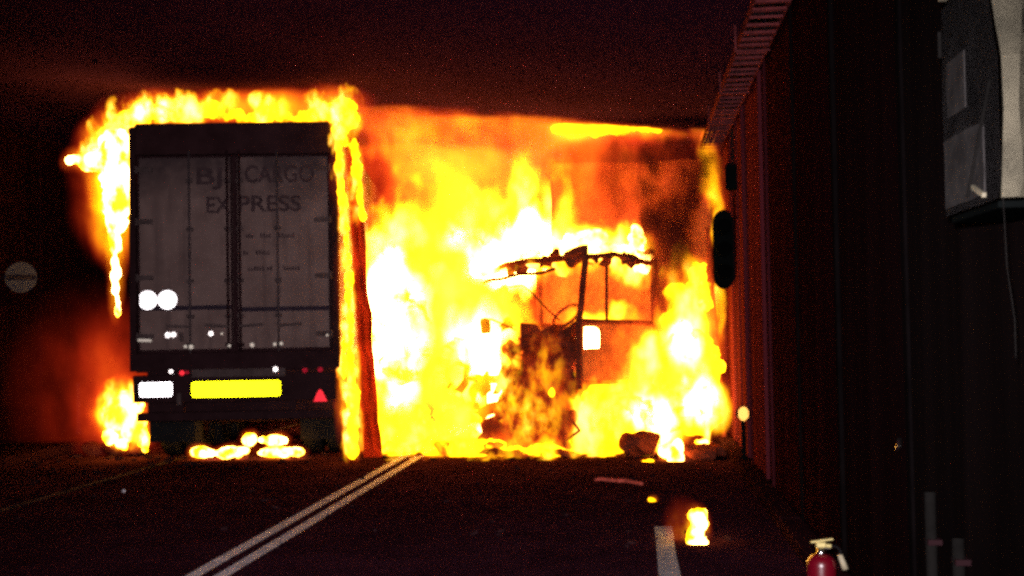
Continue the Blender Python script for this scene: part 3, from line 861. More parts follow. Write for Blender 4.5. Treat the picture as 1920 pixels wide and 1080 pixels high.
FIRES = [
  dict(label='flames rolling over the roof of the lettered trailer, under the ceiling', strength=(3.5, 9), S=9, warp=0.05, nscale=2.0, vox=0.016, disp=0.1, seed=1, torn=True, lwarp=0.11, lscale=4.2,
    core=[
        (-6.74, 15.1, 4.0, 0.122, 0.1, 0.082, 1.0),
        (-6.61, 15.2, 4.21, 0.164, 0.12, 0.123, 1.0),
        (-6.39, 15.3, 4.43, 0.206, 0.15, 0.103, 1.0),
        (-6.07, 15.4, 4.51, 0.249, 0.15, 0.083, 1.0),
        (-5.75, 15.5, 4.54, 0.236, 0.15, 0.083, 1.0),
        (-5.43, 15.5, 4.55, 0.166, 0.15, 0.062, 1.0),
        (-5.21, 15.6, 4.49, 0.181, 0.1, 0.035, 1.0),
        (-4.93, 15.6, 4.43, 0.153, 0.1, 0.035, 1.0),
        (-4.65, 15.5, 4.46, 0.138, 0.12, 0.083, 1.0),
        (-4.4, 15.5, 4.39, 0.165, 0.1, 0.041, 1.0),
        (-4.09, 15.4, 4.39, 0.177, 0.12, 0.061, 1.0),
        (-3.83, 15.3, 4.44, 0.176, 0.12, 0.074, 1.0),
        (-3.59, 15.2, 4.47, 0.121, 0.12, 0.107, 1.0),
        (-3.52, 15.15, 4.31, 0.094, 0.1, 0.147, 1.0),
        (-3.59, 15.08, 4.11, 0.08, 0.08, 0.133, 1.0),
    ],
    glow=[
        (-6.66, 15.2, 4.17, 0.547, 0.3, 0.41, 0.35),
        (-6.14, 15.4, 4.54, 0.898, 0.4, 0.345, 0.3),
        (-5.39, 15.5, 4.55, 0.9, 0.4, 0.318, 0.22),
        (-4.54, 15.5, 4.52, 0.964, 0.4, 0.317, 0.22),
        (-3.82, 15.4, 4.48, 0.681, 0.4, 0.395, 0.3),
        (-4.99, 15.8, 4.64, 1.899, 0.6, 0.295, 0.2),
    ],
    lick=[
        (-6.79, 15.15, 3.99, 0.3, 0.2, 0.191, 1.8),
        (-6.61, 15.2, 4.23, 0.356, 0.2, 0.301, 1.8),
        (-6.24, 15.3, 4.5, 0.618, 0.22, 0.275, 1.8),
        (-5.71, 15.4, 4.55, 0.551, 0.22, 0.248, 1.5),
        (-5.25, 15.5, 4.64, 0.346, 0.2, 0.138, 1.0),
        (-4.62, 15.4, 4.49, 0.342, 0.22, 0.26, 1.5),
        (-3.93, 15.3, 4.46, 0.406, 0.22, 0.244, 1.5),
        (-3.56, 15.15, 4.39, 0.268, 0.2, 0.375, 1.9),
        (-3.59, 15.08, 4.03, 0.146, 0.15, 0.2, 1.6),
    ],
  ),
  dict(label='white hot column of flame down the left edge of the lettered trailer', strength=(8, 50), S=9, warp=0.04, nscale=2.5, vox=0.022, disp=0.07, seed=2, torn=False, lwarp=0.25, lscale=2.2,
    core=[
        (-6.88, 15.1, 3.87, 0.204, 0.08, 0.102, 1.0),
        (-7.08, 15.1, 3.91, 0.123, 0.06, 0.068, 1.0),
        (-6.66, 15.1, 3.88, 0.204, 0.1, 0.163, 1.0),
        (-6.53, 15.1, 4.01, 0.231, 0.12, 0.258, 1.0),
        (-6.52, 15.1, 3.67, 0.21, 0.13, 0.285, 1.0),
        (-6.54, 15.1, 3.33, 0.19, 0.12, 0.244, 1.0),
        (-6.55, 15.1, 3.11, 0.136, 0.09, 0.176, 1.0),
        (-6.55, 15.1, 2.85, 0.061, 0.05, 0.244, 1.0),
        (-6.55, 15.1, 2.51, 0.054, 0.04, 0.244, 1.0),
        (-6.54, 15.1, 2.21, 0.041, 0.03, 0.189, 1.0),
        (-6.53, 15.1, 2.01, 0.034, 0.03, 0.149, 1.0),
    ],
    glow=[
        (-6.49, 15.1, 3.67, 0.502, 0.4, 0.814, 1.2),
        (-6.56, 15.1, 3.19, 0.393, 0.35, 0.881, 0.5),
        (-6.94, 15.1, 3.89, 0.381, 0.25, 0.231, 0.5),
        (-6.55, 15.1, 2.51, 0.162, 0.15, 0.88, 0.5),
        (-6.81, 15.2, 3.55, 0.479, 0.4, 1.094, 0.1),
    ],
    lick=[
    ],
  ),
  dict(label='fire in the heap beside the left wheel of the lettered trailer', strength=(6, 30), S=9, warp=0.04, nscale=2.5, vox=0.018, disp=0.07, seed=3, torn=False, lwarp=0.07, lscale=4.5,
    core=[
        (-6.92, 16.0, 0.6, 0.2, 0.12, 0.229, 1.0),
        (-6.78, 16.0, 0.74, 0.107, 0.08, 0.157, 1.0),
        (-6.62, 16.0, 0.77, 0.057, 0.05, 0.186, 1.0),
        (-6.71, 16.0, 0.45, 0.171, 0.1, 0.114, 1.0),
        (-6.98, 15.9, 0.3, 0.099, 0.07, 0.085, 1.0),
        (-6.83, 15.9, 0.2, 0.085, 0.06, 0.057, 1.0),
        (-6.47, 15.8, 0.26, 0.07, 0.06, 0.169, 1.0),
        (-6.74, 15.9, 0.32, 0.064, 0.05, 0.085, 1.0),
    ],
    glow=[
        (-6.89, 16.0, 0.63, 0.5, 0.4, 0.572, 0.9),
        (-7.18, 16.5, 0.86, 0.811, 0.6, 1.475, 0.08),
        (-6.71, 15.9, 0.32, 0.397, 0.3, 0.312, 0.4),
        (-7.64, 17.0, 0.8, 1.674, 0.6, 1.826, 0.022),
    ],
    lick=[
        (-6.89, 16.0, 0.67, 0.357, 0.2, 0.429, 1.6),
        (-6.67, 16.0, 0.7, 0.186, 0.12, 0.357, 1.2),
        (-6.71, 15.9, 0.32, 0.354, 0.15, 0.241, 1.2),
    ],
  ),
  dict(label='low flames burning on the road underneath the lettered trailer', strength=(8, 36), S=8, warp=0.02, nscale=4, vox=0.013, disp=0.025, seed=4, torn=False, lwarp=0.25, lscale=2.2,
    core=[
        (-5.69, 15.75, 0.1, 0.126, 0.1, 0.07, 1.0),
        (-5.56, 15.75, 0.08, 0.098, 0.1, 0.035, 1.0),
        (-5.31, 15.75, 0.08, 0.195, 0.12, 0.077, 1.0),
        (-5.15, 15.75, 0.11, 0.111, 0.1, 0.042, 1.0),
        (-5.12, 16.0, 0.23, 0.092, 0.1, 0.085, 1.0),
        (-4.94, 16.0, 0.23, 0.056, 0.05, 0.035, 1.0),
        (-4.76, 16.0, 0.22, 0.155, 0.1, 0.07, 1.0),
        (-4.67, 15.75, 0.09, 0.264, 0.12, 0.062, 1.0),
        (-4.42, 15.75, 0.09, 0.111, 0.1, 0.048, 1.0),
    ],
    glow=[
        (-5.69, 15.75, 0.1, 0.223, 0.2, 0.14, 0.6),
        (-5.31, 15.75, 0.08, 0.32, 0.2, 0.153, 0.6),
        (-5.12, 16.0, 0.23, 0.184, 0.2, 0.17, 0.5),
        (-4.76, 16.0, 0.22, 0.254, 0.2, 0.155, 0.5),
        (-4.63, 15.75, 0.09, 0.444, 0.2, 0.139, 0.7),
    ],
    lick=[
    ],
  ),
  dict(label='burning drips along the torn curtain at the trailer corner', strength=(3, 12), S=8, warp=0.03, nscale=3, vox=0.014, disp=0.045, seed=5, torn=False, lwarp=0.05, lscale=6.0,
    core=[
        (-3.66, 15.15, 3.93, 0.029, 0.05, 0.134, 1.0),
        (-3.66, 15.15, 3.69, 0.029, 0.04, 0.12, 1.0),
        (-3.64, 15.15, 3.46, 0.042, 0.04, 0.134, 1.0),
        (-3.61, 15.15, 3.22, 0.03, 0.04, 0.147, 1.0),
        (-3.58, 15.15, 2.99, 0.027, 0.03, 0.107, 1.0),
        (-3.57, 15.15, 2.75, 0.022, 0.04, 0.12, 1.0),
        (-3.56, 15.15, 2.52, 0.039, 0.05, 0.12, 1.0),
        (-3.55, 15.15, 2.28, 0.054, 0.05, 0.147, 1.0),
        (-3.55, 15.15, 2.02, 0.034, 0.05, 0.16, 1.0),
        (-3.54, 15.15, 1.72, 0.043, 0.05, 0.186, 1.0),
        (-3.54, 15.15, 1.39, 0.033, 0.05, 0.199, 1.0),
        (-3.53, 15.15, 1.09, 0.048, 0.05, 0.173, 1.0),
        (-3.52, 15.15, 0.79, 0.072, 0.06, 0.212, 1.0),
        (-3.52, 15.15, 0.46, 0.055, 0.06, 0.212, 1.0),
        (-3.54, 15.15, 0.19, 0.07, 0.06, 0.119, 1.0),
        (-3.66, 15.3, 1.32, 0.026, 0.05, 0.296, 1.0),
        (-3.49, 15.3, 3.91, 0.049, 0.05, 0.175, 1.0),
        (-3.46, 15.3, 3.64, 0.055, 0.05, 0.175, 1.0),
        (-3.43, 15.3, 3.4, 0.038, 0.05, 0.175, 1.0),
        (-3.4, 15.3, 3.16, 0.038, 0.05, 0.148, 1.0),
    ],
    glow=[
        (-3.65, 15.25, 3.53, 0.188, 0.25, 0.74, 0.22),
        (-3.59, 15.25, 2.32, 0.174, 0.25, 1.006, 0.25),
        (-3.59, 15.3, 0.85, 0.228, 0.25, 1.14, 0.4),
        (-3.47, 15.35, 3.47, 0.162, 0.2, 0.676, 0.22),
    ],
    lick=[
        (-3.65, 15.15, 3.72, 0.107, 0.12, 0.401, 1.6),
        (-3.59, 15.15, 3.12, 0.1, 0.12, 0.4, 1.5),
        (-3.56, 15.15, 2.45, 0.107, 0.12, 0.533, 1.6),
        (-3.54, 15.15, 1.78, 0.12, 0.12, 0.599, 1.7),
        (-3.53, 15.15, 1.12, 0.146, 0.12, 0.598, 1.8),
        (-3.53, 15.15, 0.46, 0.172, 0.12, 0.531, 2.0),
        (-3.46, 15.3, 3.54, 0.121, 0.12, 0.606, 1.6),
        (-3.67, 15.35, 1.38, 0.094, 0.12, 0.607, 1.4),
    ],
  ),
  dict(label='great blaze filling the lane between the two lorries', strength=(4, 13), S=8, warp=0.4, nscale=1.2, vox=0.05, disp=0.5, seed=6, torn=True, lwarp=0.42, lscale=1.5,
    core=[
        (-3.89, 19.6, 2.15, 0.395, 0.3, 0.858, 1.0),
        (-3.73, 19.4, 1.47, 0.424, 0.3, 0.678, 1.0),
        (-2.57, 20.6, 3.23, 0.538, 0.3, 0.395, 1.0),
        (-1.94, 20.6, 3.21, 0.537, 0.3, 0.358, 1.0),
        (-2.43, 19.6, 1.7, 0.477, 0.3, 0.511, 1.0),
        (-2.57, 18.2, 0.67, 0.316, 0.25, 0.632, 1.0),
    ],
    glow=[
        (-3.4, 20.5, 1.63, 2.235, 1.3, 2.593, 0.55),
        (-3.88, 19.5, 1.64, 0.725, 0.5, 1.792, 15.0),
        (-1.84, 20.5, 2.98, 1.601, 0.5, 0.667, 12.0),
        (-2.48, 18.6, 1.05, 0.969, 0.4, 1.373, 14.0),
        (-3.05, 20.8, 3.25, 1.725, 0.8, 1.18, 0.7),
        (-2.87, 21.0, 4.64, 2.569, 1.8, 2.018, 0.23),
        (-0.04, 18.3, 3.86, 1.577, 0.5, 1.34, 0.11),
        (-2.97, 17.3, 4.9, 1.443, 0.9, 0.911, 0.3),
        (-1.3, 17.3, 4.54, 2.03, 0.8, 0.902, 0.28),
        (-1.0, 18.4, 3.98, 0.877, 0.4, 1.355, 0.2),
    ],
    lick=[
        (-3.26, 18.8, 3.19, 1.069, 0.5, 0.987, 0.6),
        (-3.11, 18.8, 1.79, 1.804, 0.7, 2.214, 0.55),
        (-3.65, 18.6, 2.37, 0.652, 0.4, 1.548, 0.7),
        (-1.91, 19.4, 3.21, 1.601, 0.6, 0.927, 0.9),
        (-1.23, 19.4, 3.53, 0.672, 0.4, 0.756, 0.7),
        (-2.41, 17.8, 1.08, 0.928, 0.4, 1.392, 1.3),
        (-3.54, 18.6, 4.25, 0.572, 0.5, 0.98, 0.16),
        (-2.35, 19.0, 4.1, 1.492, 0.6, 0.912, 0.12),
        (-2.23, 16.5, 1.48, 0.789, 0.25, 1.434, 0.5),
        (-1.31, 16.9, 2.04, 0.878, 0.25, 0.878, 0.5),
        (-0.05, 18.2, 3.77, 1.333, 0.3, 1.176, 0.07),
        (-1.13, 18.4, 3.39, 0.558, 0.3, 0.637, 1.0),
        (-1.49, 18.5, 3.85, 0.643, 0.3, 0.482, 0.5),
    ],
  ),
  dict(label='flames running along the collapsed roof of the burnt cab', strength=(8, 40), S=8, warp=0.15, nscale=2.2, vox=0.025, disp=0.14, seed=7, torn=True, lwarp=0.2, lscale=2.6,
    core=[
        (-2.17, 17.6, 2.54, 0.199, 0.12, 0.138, 1.0),
        (-1.87, 17.4, 2.58, 0.257, 0.12, 0.106, 1.0),
        (-1.47, 17.2, 2.67, 0.328, 0.12, 0.104, 1.0),
        (-1.05, 17.0, 2.76, 0.265, 0.12, 0.103, 1.0),
        (-0.67, 16.8, 2.81, 0.261, 0.12, 0.116, 1.0),
        (-0.28, 16.9, 2.66, 0.291, 0.12, 0.109, 1.0),
        (0.05, 17.0, 2.82, 0.102, 0.1, 0.205, 1.0),
        (0.08, 17.0, 2.53, 0.117, 0.1, 0.131, 1.0),
    ],
    glow=[
        (-1.88, 17.5, 2.6, 0.836, 0.4, 0.456, 3.0),
        (-1.02, 17.2, 2.79, 0.967, 0.4, 0.409, 3.5),
        (-0.14, 17.2, 2.73, 0.592, 0.35, 0.444, 1.4),
        (-0.44, 16.9, 1.69, 0.8, 0.3, 0.218, 1.5),
    ],
    lick=[
        (-1.71, 17.3, 2.59, 0.976, 0.3, 0.451, 2.0),
        (-0.71, 16.8, 2.74, 0.798, 0.3, 0.363, 2.0),
        (0.01, 16.9, 2.67, 0.363, 0.3, 0.509, 1.6),
        (-0.36, 16.6, 1.77, 0.643, 0.25, 0.257, 1.0),
    ],
  ),
  dict(label='flame showing through the square hole in the cab door', strength=(30, 70), S=8, warp=0.03, nscale=3, vox=0.025, disp=0.02, seed=15, torn=False, lwarp=0.25, lscale=2.2,
    core=[
        (-0.66, 16.75, 1.39, 0.245, 0.1, 0.288, 1.0),
    ],
    glow=[
        (-0.66, 16.75, 1.39, 0.361, 0.2, 0.433, 1.0),
    ],
    lick=[
    ],
  ),
  dict(label='flames breaking through the grille of the burnt cab', strength=(5, 16), S=8, warp=0.05, nscale=4, vox=0.012, disp=0.03, seed=16, torn=False, lwarp=0.07, lscale=6.5,
    core=[
        (-1.09, 15.9, 0.82, 0.034, 0.03, 0.062, 1.0),
    ],
    glow=[
        (-1.2, 16.0, 0.85, 0.414, 0.15, 0.829, 0.12),
    ],
    lick=[
        (-1.32, 15.75, 0.52, 0.544, 0.14, 0.544, 0.75),
        (-1.11, 15.85, 1.13, 0.342, 0.12, 0.547, 0.35),
        (-1.73, 16.2, 1.06, 0.309, 0.14, 0.702, 1.2),
    ],
  ),
  dict(label='tiny ember burning on the road beside the edge line', strength=(2, 6), S=8, warp=0.02, nscale=5, vox=0.008, disp=0.01, seed=17, torn=False, lwarp=0.25, lscale=2.2,
    core=[
        (0.13, 11.75, -0.01, 0.035, 0.03, 0.03, 1.0),
        (0.11, 11.75, 0.01, 0.025, 0.03, 0.02, 1.0),
    ],
    glow=[
        (0.13, 11.75, -0.0, 0.075, 0.08, 0.07, 0.5),
    ],
    lick=[
    ],
  ),
  dict(label='pool of burning fuel across the lane below the cab', strength=(4, 16), S=8, warp=0.22, nscale=2.0, vox=0.03, disp=0.2, seed=8, torn=True, lwarp=0.25, lscale=2.4,
    core=[
        (-3.3, 16.3, 0.01, 0.284, 0.2, 0.1, 1.0),
        (-2.78, 16.2, 0.04, 0.352, 0.2, 0.099, 1.0),
        (-2.2, 16.1, 0.09, 0.419, 0.2, 0.098, 1.0),
        (-1.35, 16.0, 0.06, 0.414, 0.12, 0.062, 1.0),
        (-0.52, 16.0, 0.12, 0.412, 0.2, 0.165, 1.0),
        (-0.04, 16.2, 0.34, 0.347, 0.2, 0.347, 1.0),
        (-0.38, 16.5, 0.6, 0.389, 0.2, 0.283, 1.0),
        (-3.21, 17.0, 0.3, 0.445, 0.2, 0.296, 1.0),
        (-2.41, 16.6, 0.33, 0.245, 0.15, 0.288, 1.0),
    ],
    glow=[
        (-3.03, 16.8, 0.17, 1.098, 0.8, 0.439, 0.45),
        (-2.09, 16.4, 0.13, 1.066, 0.5, 0.355, 0.35),
        (-0.39, 16.4, 0.33, 0.844, 0.5, 0.633, 1.0),
        (-1.35, 16.0, 0.02, 2.277, 0.3, 0.152, 1.0),
        (-0.1, 16.8, 0.87, 0.576, 0.4, 0.576, 0.6),
    ],
    lick=[
        (-2.99, 16.6, 0.26, 0.94, 0.35, 0.651, 0.9),
        (-2.03, 15.9, 0.38, 0.689, 0.25, 0.758, 0.6),
        (-2.93, 15.5, 0.03, 0.405, 0.2, 0.108, 1.0),
        (-1.97, 15.4, 0.01, 0.4, 0.2, 0.08, 0.8),
        (-0.91, 15.5, 0.01, 0.467, 0.2, 0.093, 0.9),
        (-1.12, 15.75, 0.1, 0.746, 0.2, 0.244, 0.7),
        (-0.31, 16.0, 0.43, 0.755, 0.3, 0.755, 1.3),
        (-0.03, 16.4, 0.95, 0.492, 0.3, 0.703, 0.9),
    ],
  ),
  dict(label='tall flames against the ribbed wall to the right of the cab', strength=(4, 18), S=9, warp=0.16, nscale=2.0, vox=0.03, disp=0.2, seed=9, torn=True, lwarp=0.2, lscale=2.4,
    core=[
        (0.67, 16.9, 1.72, 0.246, 0.15, 0.433, 1.0),
        (0.87, 17.0, 2.15, 0.116, 0.1, 0.363, 1.0),
        (0.55, 16.7, 1.08, 0.357, 0.2, 0.428, 1.0),
        (0.89, 16.6, 1.14, 0.184, 0.12, 0.425, 1.0),
        (0.8, 16.4, 0.52, 0.293, 0.2, 0.279, 1.0),
        (0.25, 16.4, 0.53, 0.351, 0.2, 0.28, 1.0),
    ],
    glow=[
        (0.7, 16.8, 1.43, 0.574, 0.4, 1.22, 0.8),
        (0.46, 16.5, 0.73, 0.846, 0.5, 0.775, 1.0),
        (0.91, 16.5, 0.59, 0.295, 0.25, 0.562, 10.0),
        (0.24, 16.4, 0.39, 0.491, 0.3, 0.491, 8.0),
        (0.7, 16.8, 1.43, 0.287, 0.25, 0.646, 6.0),
        (1.14, 17.2, 2.59, 0.132, 0.2, 1.616, 2.0),
        (1.1, 17.0, 3.75, 0.218, 0.25, 0.728, 0.55),
    ],
    lick=[
        (0.73, 16.7, 1.64, 0.428, 0.3, 1.213, 1.3),
        (0.46, 16.4, 0.81, 0.771, 0.3, 0.841, 1.5),
        (0.87, 16.3, 0.6, 0.278, 0.2, 0.486, 2.5),
    ],
  ),
  dict(label='streak of flame under the ceiling above the scorched box trailer', strength=(2, 5), S=8, warp=0.05, nscale=2.0, vox=0.025, disp=0.08, seed=10, torn=False, lwarp=0.25, lscale=2.2,
    core=[
        (-0.9, 17.5, 4.48, 0.273, 0.2, 0.068, 1.0),
        (-0.52, 17.4, 4.46, 0.346, 0.2, 0.09, 1.0),
        (-0.14, 17.3, 4.42, 0.329, 0.2, 0.067, 1.0),
        (0.19, 17.2, 4.39, 0.252, 0.12, 0.037, 1.0),
    ],
    glow=[
        (-0.55, 17.4, 4.47, 0.903, 0.5, 0.301, 0.8),
        (0.27, 17.2, 4.42, 1.185, 0.5, 0.296, 0.45),
        (0.99, 16.9, 4.28, 0.261, 0.3, 0.435, 0.5),
    ],
    lick=[
    ],
  ),
  dict(label='burning scraps in the gutter below the round charred lump', strength=(10, 36), S=8, warp=0.03, nscale=4, vox=0.015, disp=0.03, seed=11, torn=False, lwarp=0.25, lscale=2.2,
    core=[
        (0.36, 15.3, 0.11, 0.118, 0.08, 0.091, 1.0),
        (0.45, 15.25, 0.05, 0.098, 0.07, 0.143, 1.0),
        (0.49, 15.3, 0.16, 0.072, 0.06, 0.104, 1.0),
    ],
    glow=[
        (0.43, 15.3, 0.08, 0.222, 0.25, 0.235, 0.9),
    ],
    lick=[
    ],
  ),
  dict(label='small tongue of fire on the road below the round charred lump', strength=(8, 20), S=8, warp=0.02, nscale=4, vox=0.012, disp=0.01, seed=13, torn=False, lwarp=0.25, lscale=2.2,
    core=[
        (0.14, 15.2, -0.01, 0.058, 0.06, 0.032, 1.0),
        (0.07, 15.2, -0.02, 0.039, 0.05, 0.026, 1.0),
    ],
    glow=[
        (0.12, 15.2, -0.01, 0.13, 0.15, 0.078, 0.5),
    ],
    lick=[
    ],
  ),
  dict(label='thin burning line at the foot of the ribbed wall', strength=(10, 30), S=8, warp=0.02, nscale=4, vox=0.012, disp=0.01, seed=14, torn=False, lwarp=0.25, lscale=2.2,
    core=[
        (0.81, 15.6, 0.19, 0.073, 0.06, 0.033, 1.0),
        (0.74, 15.6, 0.19, 0.04, 0.05, 0.027, 1.0),
    ],
    glow=[
        (0.79, 15.6, 0.19, 0.146, 0.15, 0.073, 0.5),
    ],
    lick=[
    ],
  ),
  dict(label='small fire burning in the gutter just beyond the white edge line', strength=(8, 42), S=8, warp=0.02, nscale=5, vox=0.01, disp=0.022, seed=12, torn=False, lwarp=0.25, lscale=2.2,
    core=[
        (0.43, 9.55, 0.04, 0.073, 0.06, 0.105, 1.0),
        (0.45, 9.6, 0.14, 0.065, 0.06, 0.106, 1.0),
        (0.4, 9.5, -0.01, 0.048, 0.06, 0.044, 1.0),
        (0.47, 9.5, -0.01, 0.048, 0.06, 0.044, 1.0),
        (0.41, 9.6, 0.19, 0.041, 0.05, 0.049, 1.0),
        (0.48, 9.6, 0.19, 0.041, 0.05, 0.049, 1.0),
    ],
    glow=[
        (0.43, 9.6, 0.09, 0.139, 0.16, 0.228, 1.0),
        (0.33, 9.6, 0.12, 0.188, 0.16, 0.261, 0.16),
        (0.29, 9.6, 0.06, 0.123, 0.16, 0.18, 0.16),
    ],
    lick=[
    ],
  ),
]
SMOKE = [
        (0.56, 16.5, 3.91, 0.567, 0.4, 0.425, 1.0),
        (-0.04, 16.8, 3.9, 0.652, 0.3, 0.434, 0.4),
        (-0.63, 17.2, 3.75, 0.669, 0.3, 0.521, 0.22),
        (-0.12, 17.0, 3.27, 0.513, 0.3, 0.439, 0.3),
        (0.95, 16.6, 3.63, 0.284, 0.25, 0.64, 0.5),
        (0.6, 16.5, 3.2, 0.453, 0.4, 0.637, 0.8),
        (0.59, 16.5, 2.63, 0.452, 0.35, 0.636, 0.7),
        (0.43, 16.5, 2.0, 0.339, 0.3, 0.636, 0.6),
        (0.31, 16.5, 1.37, 0.212, 0.2, 0.494, 0.5),
    ]
# ------------------------------------------------------------------ the fire
EMBER = (1.0, 0.040, 0.008)
FLAME = (1.0, 0.40, 0.0022)
WHITE = (1.0, 0.60, 0.20)      # red saturates first, then green, then blue: red - orange - yellow - white


def blob_field(nt, blobs, warp, nscale, seed, power=2.0, sharp=False):
    """Sum of soft ellipsoids in world space, stirred by turbulence. Returns the output socket."""
    N, L = nt.nodes, nt.links

    def math_(op, a, b_=None, c=None):
        n = N.new("ShaderNodeMath")
        n.operation = op
        for i, v in enumerate((a, b_, c)):
            if v is None:
                continue
            if isinstance(v, (int, float)):
                n.inputs[i].default_value = v
            else:
                L.new(v, n.inputs[i])
        return n.outputs[0]

    def vec(op, a, b_=None):
        n = N.new("ShaderNodeVectorMath")
        n.operation = op
        for i, v in enumerate((a, b_)):
            if v is None:
                continue
            if isinstance(v, tuple):
                n.inputs[i].default_value = v
            else:
                L.new(v, n.inputs[i])
        return n

    geo = N.new("ShaderNodeNewGeometry")
    pos = geo.outputs["Position"]
    off = vec('ADD', pos, (seed * 3.7, seed * 1.3, -seed * 2.1)).outputs[0]
    st = vec('MULTIPLY', off, (1.0, 1.0, 0.62)).outputs[0]
    nz = N.new("ShaderNodeTexNoise")
    nz.inputs["Scale"].default_value = nscale
    nz.inputs["Detail"].default_value = 2.5
    nz.inputs["Roughness"].default_value = 0.6
    L.new(st, nz.inputs["Vector"])
    c = vec('SUBTRACT', nz.outputs["Color"], (0.5, 0.5, 0.5)).outputs[0]
    w = vec('MULTIPLY', c, (warp * 4, warp * 4, warp * 5)).outputs[0]
    p = vec('ADD', pos, w).outputs[0]
    total = None
    for (x, y, z, rx, ry, rz, amp) in blobs:
        d = vec('SUBTRACT', p, (x, y, z)).outputs[0]
        e = vec('MULTIPLY', d, (1 / rx, 1 / ry, 1 / rz)).outputs[0]
        q = vec('DOT_PRODUCT', e, e).outputs["Value"]
        f = math_('MAXIMUM', math_('SUBTRACT', 1.0, q), 0.0)
        f = math_('POWER', f, power)
        total = math_('MULTIPLY', f, amp) if total is None else math_('MULTIPLY_ADD', f, amp, total)
    # turbulence also breaks the body of the flame into brighter and dimmer sheets
    t = N.new("ShaderNodeMapRange")
    if sharp:
        t.interpolation_type = 'SMOOTHSTEP'
    t.inputs[1].default_value = 0.43 if sharp else 0.36
    t.inputs[2].default_value = 0.64 if sharp else 0.66
    t.inputs[3].default_value = 0.01 if sharp else 0.35
    t.inputs[4].default_value = 3.2 if sharp else 1.9
    L.new(nz.outputs[0], t.inputs[0])
    return math_('MULTIPLY', total, t.outputs[0]), math_


def envelope(name, blobs, grow, material, parent=None):
    """One closed skin round all the soft ellipsoids: the body that the gas and glow fill."""
    b = MB()
    for (x, y, z, rx, ry, rz, amp) in blobs:
        b.sphere((x, y, z), (rx + grow, ry + grow, rz + grow), 2)
    o = b.build(name, material, parent)
    mod = o.modifiers.new("skin", 'REMESH')
    mod.mode = 'VOXEL'
    mod.voxel_size = 0.12 if max(max(q[3:6]) for q in blobs) > 0.8 else 0.05
    return o


def heat_colour(nt, e, lo, mid, white, hi):
    """Cool thin gas burns red, dense gas yellow, the hottest hearts almost white."""
    prev = None
    for (a, b_, ca, cb) in ((lo, mid, EMBER, FLAME), (white, hi, None, WHITE)):
        h = nt.nodes.new("ShaderNodeMapRange")
        h.inputs[1].default_value = a
        h.inputs[2].default_value = b_
        nt.links.new(e, h.inputs[0])
        mx = nt.nodes.new("ShaderNodeMix")
        mx.data_type = 'RGBA'
        if prev is None:
            mx.inputs[6].default_value = (*ca, 1)
        else:
            nt.links.new(prev, mx.inputs[6])
        mx.inputs[7].default_value = (*cb, 1)
        nt.links.new(h.outputs[0], mx.inputs[0])
        prev = mx.outputs[2]
    return prev


def glow_material(name, blobs, S, warp, nscale, seed, sharp=False):
    m_ = bpy.data.materials.new(name)
    m_.use_nodes = True
    nt = m_.node_tree
    nt.nodes.remove(nt.nodes["Principled BSDF"])
    out = nt.nodes["Material Output"]
    f, math_ = blob_field(nt, blobs, warp, nscale, seed, 1.3 if sharp else 2.0, sharp)
    em = nt.nodes.new("ShaderNodeEmission")
    e = math_('MULTIPLY', f, S)
    nt.links.new(heat_colour(nt, e, 0.2, 5.0, 9.0, 55.0), em.inputs[0])
    nt.links.new(e, em.inputs[1])
    nt.links.new(em.outputs[0], out.inputs["Volume"])
    if sharp:
        m_.cycles.volume_step_rate = 0.35
    return m_


def core_material(name, lo, hi, nscale, seed, torn=False):
    m_ = bpy.data.materials.new(name)
    m_.use_nodes = True
    nt = m_.node_tree
    N, L = nt.nodes, nt.links
    N.remove(N["Principled BSDF"])
    geo = N.new("ShaderNodeNewGeometry")
    mp = N.new("ShaderNodeMapping")
    mp.inputs["Location"].default_value = (seed * 2.3, -seed, seed * 1.1)
    mp.inputs["Scale"].default_value = (1, 1, 0.6)
    L.new(geo.outputs["Position"], mp.inputs[0])
    nz = N.new("ShaderNodeTexNoise")
    nz.inputs["Scale"].default_value = nscale * 1.6
    nz.inputs["Detail"].default_value = 4
    L.new(mp.outputs[0], nz.inputs[0])
    mr = N.new("ShaderNodeMapRange")
    mr.inputs[1].default_value = 0.35
    mr.inputs[2].default_value = 0.68
    mr.inputs[3].default_value = lo
    mr.inputs[4].default_value = hi
    L.new(nz.outputs[0], mr.inputs[0])
    em = N.new("ShaderNodeEmission")
    L.new(heat_colour(nt, mr.outputs[0], 0.5, 3.0, 14.0, 50.0), em.inputs[0])
    L.new(mr.outputs[0], em.inputs[1])
    if torn:
        # ragged gaps where the flame is torn open
        n2 = N.new("ShaderNodeTexNoise")
        n2.inputs["Scale"].default_value = nscale * 2.6
        n2.inputs["Detail"].default_value = 3
        L.new(mp.outputs[0], n2.inputs[0])
        al = N.new("ShaderNodeMapRange")
        al.inputs[1].default_value = 0.38
        al.inputs[2].default_value = 0.70
        L.new(n2.outputs[0], al.inputs[0])
        tr = N.new("ShaderNodeBsdfTransparent")
        ms = N.new("ShaderNodeMixShader")
        L.new(al.outputs[0], ms.inputs[0])
        L.new(tr.outputs[0], ms.inputs[1])
        L.new(em.outputs[0], ms.inputs[2])
        em = ms
    L.new(em.outputs[0], N["Material Output"].inputs[0])
    return m_


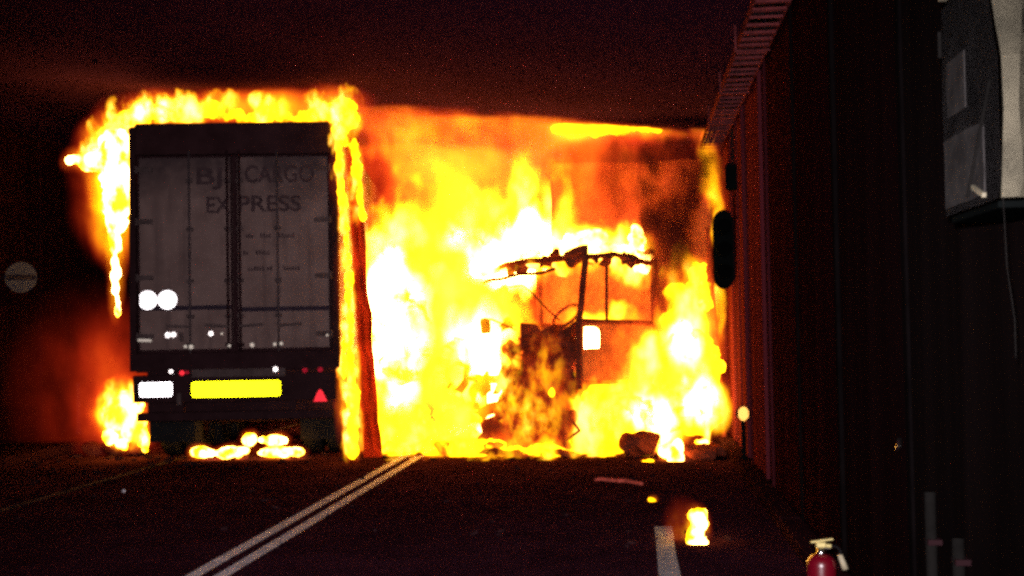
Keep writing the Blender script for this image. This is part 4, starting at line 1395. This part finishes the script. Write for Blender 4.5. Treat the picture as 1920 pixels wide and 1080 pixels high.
for F_ in FIRES:
    core = F_['core']
    base = min(core, key=lambda q: q[2])
    root = empty('fire', (base[0], base[1], 0))
    tag(root, F_['label'], 'fire')
    # hot bodies of the flames: tongues grown from overlapping lobes, torn by turbulence
    b = MB()
    for (x, y, z, rx, ry, rz, amp) in core:
        b.sphere((x - base[0], y - base[1], z), (rx, ry, rz), 2)
    o = b.build('flame', core_material('flame_body', F_['strength'][0], F_['strength'][1], F_['nscale'], F_['seed'], F_['torn']), root, smooth=True)
    mod = o.modifiers.new("skin", 'REMESH')
    mod.mode = 'VOXEL'
    mod.voxel_size = F_['vox']
    mod.use_smooth_shade = True
    tx = bpy.data.textures.new('turbulence', 'CLOUDS')
    tx.noise_scale = max(0.05, F_['vox'] * 3.5)
    tx.noise_depth = 3
    dm = o.modifiers.new("tongues", 'DISPLACE')
    dm.texture = tx
    dm.texture_coords = 'GLOBAL'
    dm.mid_level = 0.5
    dm.strength = F_['disp']
    t2 = bpy.data.textures.new('lick', 'CLOUDS')
    t2.noise_scale = max(0.10, F_['vox'] * 10)
    t2.noise_depth = 2
    d2 = o.modifiers.new("licks", 'DISPLACE')
    d2.texture = t2
    d2.texture_coords = 'GLOBAL'
    d2.mid_level = 0.45
    d2.strength = F_['disp'] * 1.8
    # burning gas around them, plus emission painting the glow of fire-lit smoke
    gm = glow_material('gas_and_glow', F_['glow'], F_['S'], F_['warp'], F_['nscale'], F_['seed'])
    e = envelope('gas_and_glow', F_['glow'], min(0.3, F_['warp'] * 0.5), gm, root)
    e.location = (-base[0], -base[1], 0)
    if F_['lick']:
        # torn sheets of flame with dark gaps between them
        lm = glow_material('flame_sheets', F_['lick'], F_['S'], F_['lwarp'], F_['lscale'], F_['seed'] + 0.5, True)
        e = envelope('flame_sheets', F_['lick'], min(0.25, F_['lwarp'] * 0.5), lm, root)
        e.location = (-base[0], -base[1], 0)

# dark smoke rolling up beside the wall
sm = bpy.data.materials.new('smoke')
sm.use_nodes = True
nt = sm.node_tree
nt.nodes.remove(nt.nodes["Principled BSDF"])
f, math_ = blob_field(nt, SMOKE, 0.42, 1.7, 3.3, 1.0)
pv = nt.nodes.new("ShaderNodeVolumePrincipled")
pv.inputs["Color"].default_value = (0.11, 0.022, 0.026, 1)
nt.links.new(math_('MULTIPLY', f, 6.5), pv.inputs["Density"])
nt.links.new(pv.outputs[0], nt.nodes["Material Output"].inputs["Volume"])
tag(envelope('smoke', SMOKE, 0.1, sm), 'dark smoke rolling up beside the ribbed wall', 'smoke', kind='stuff')
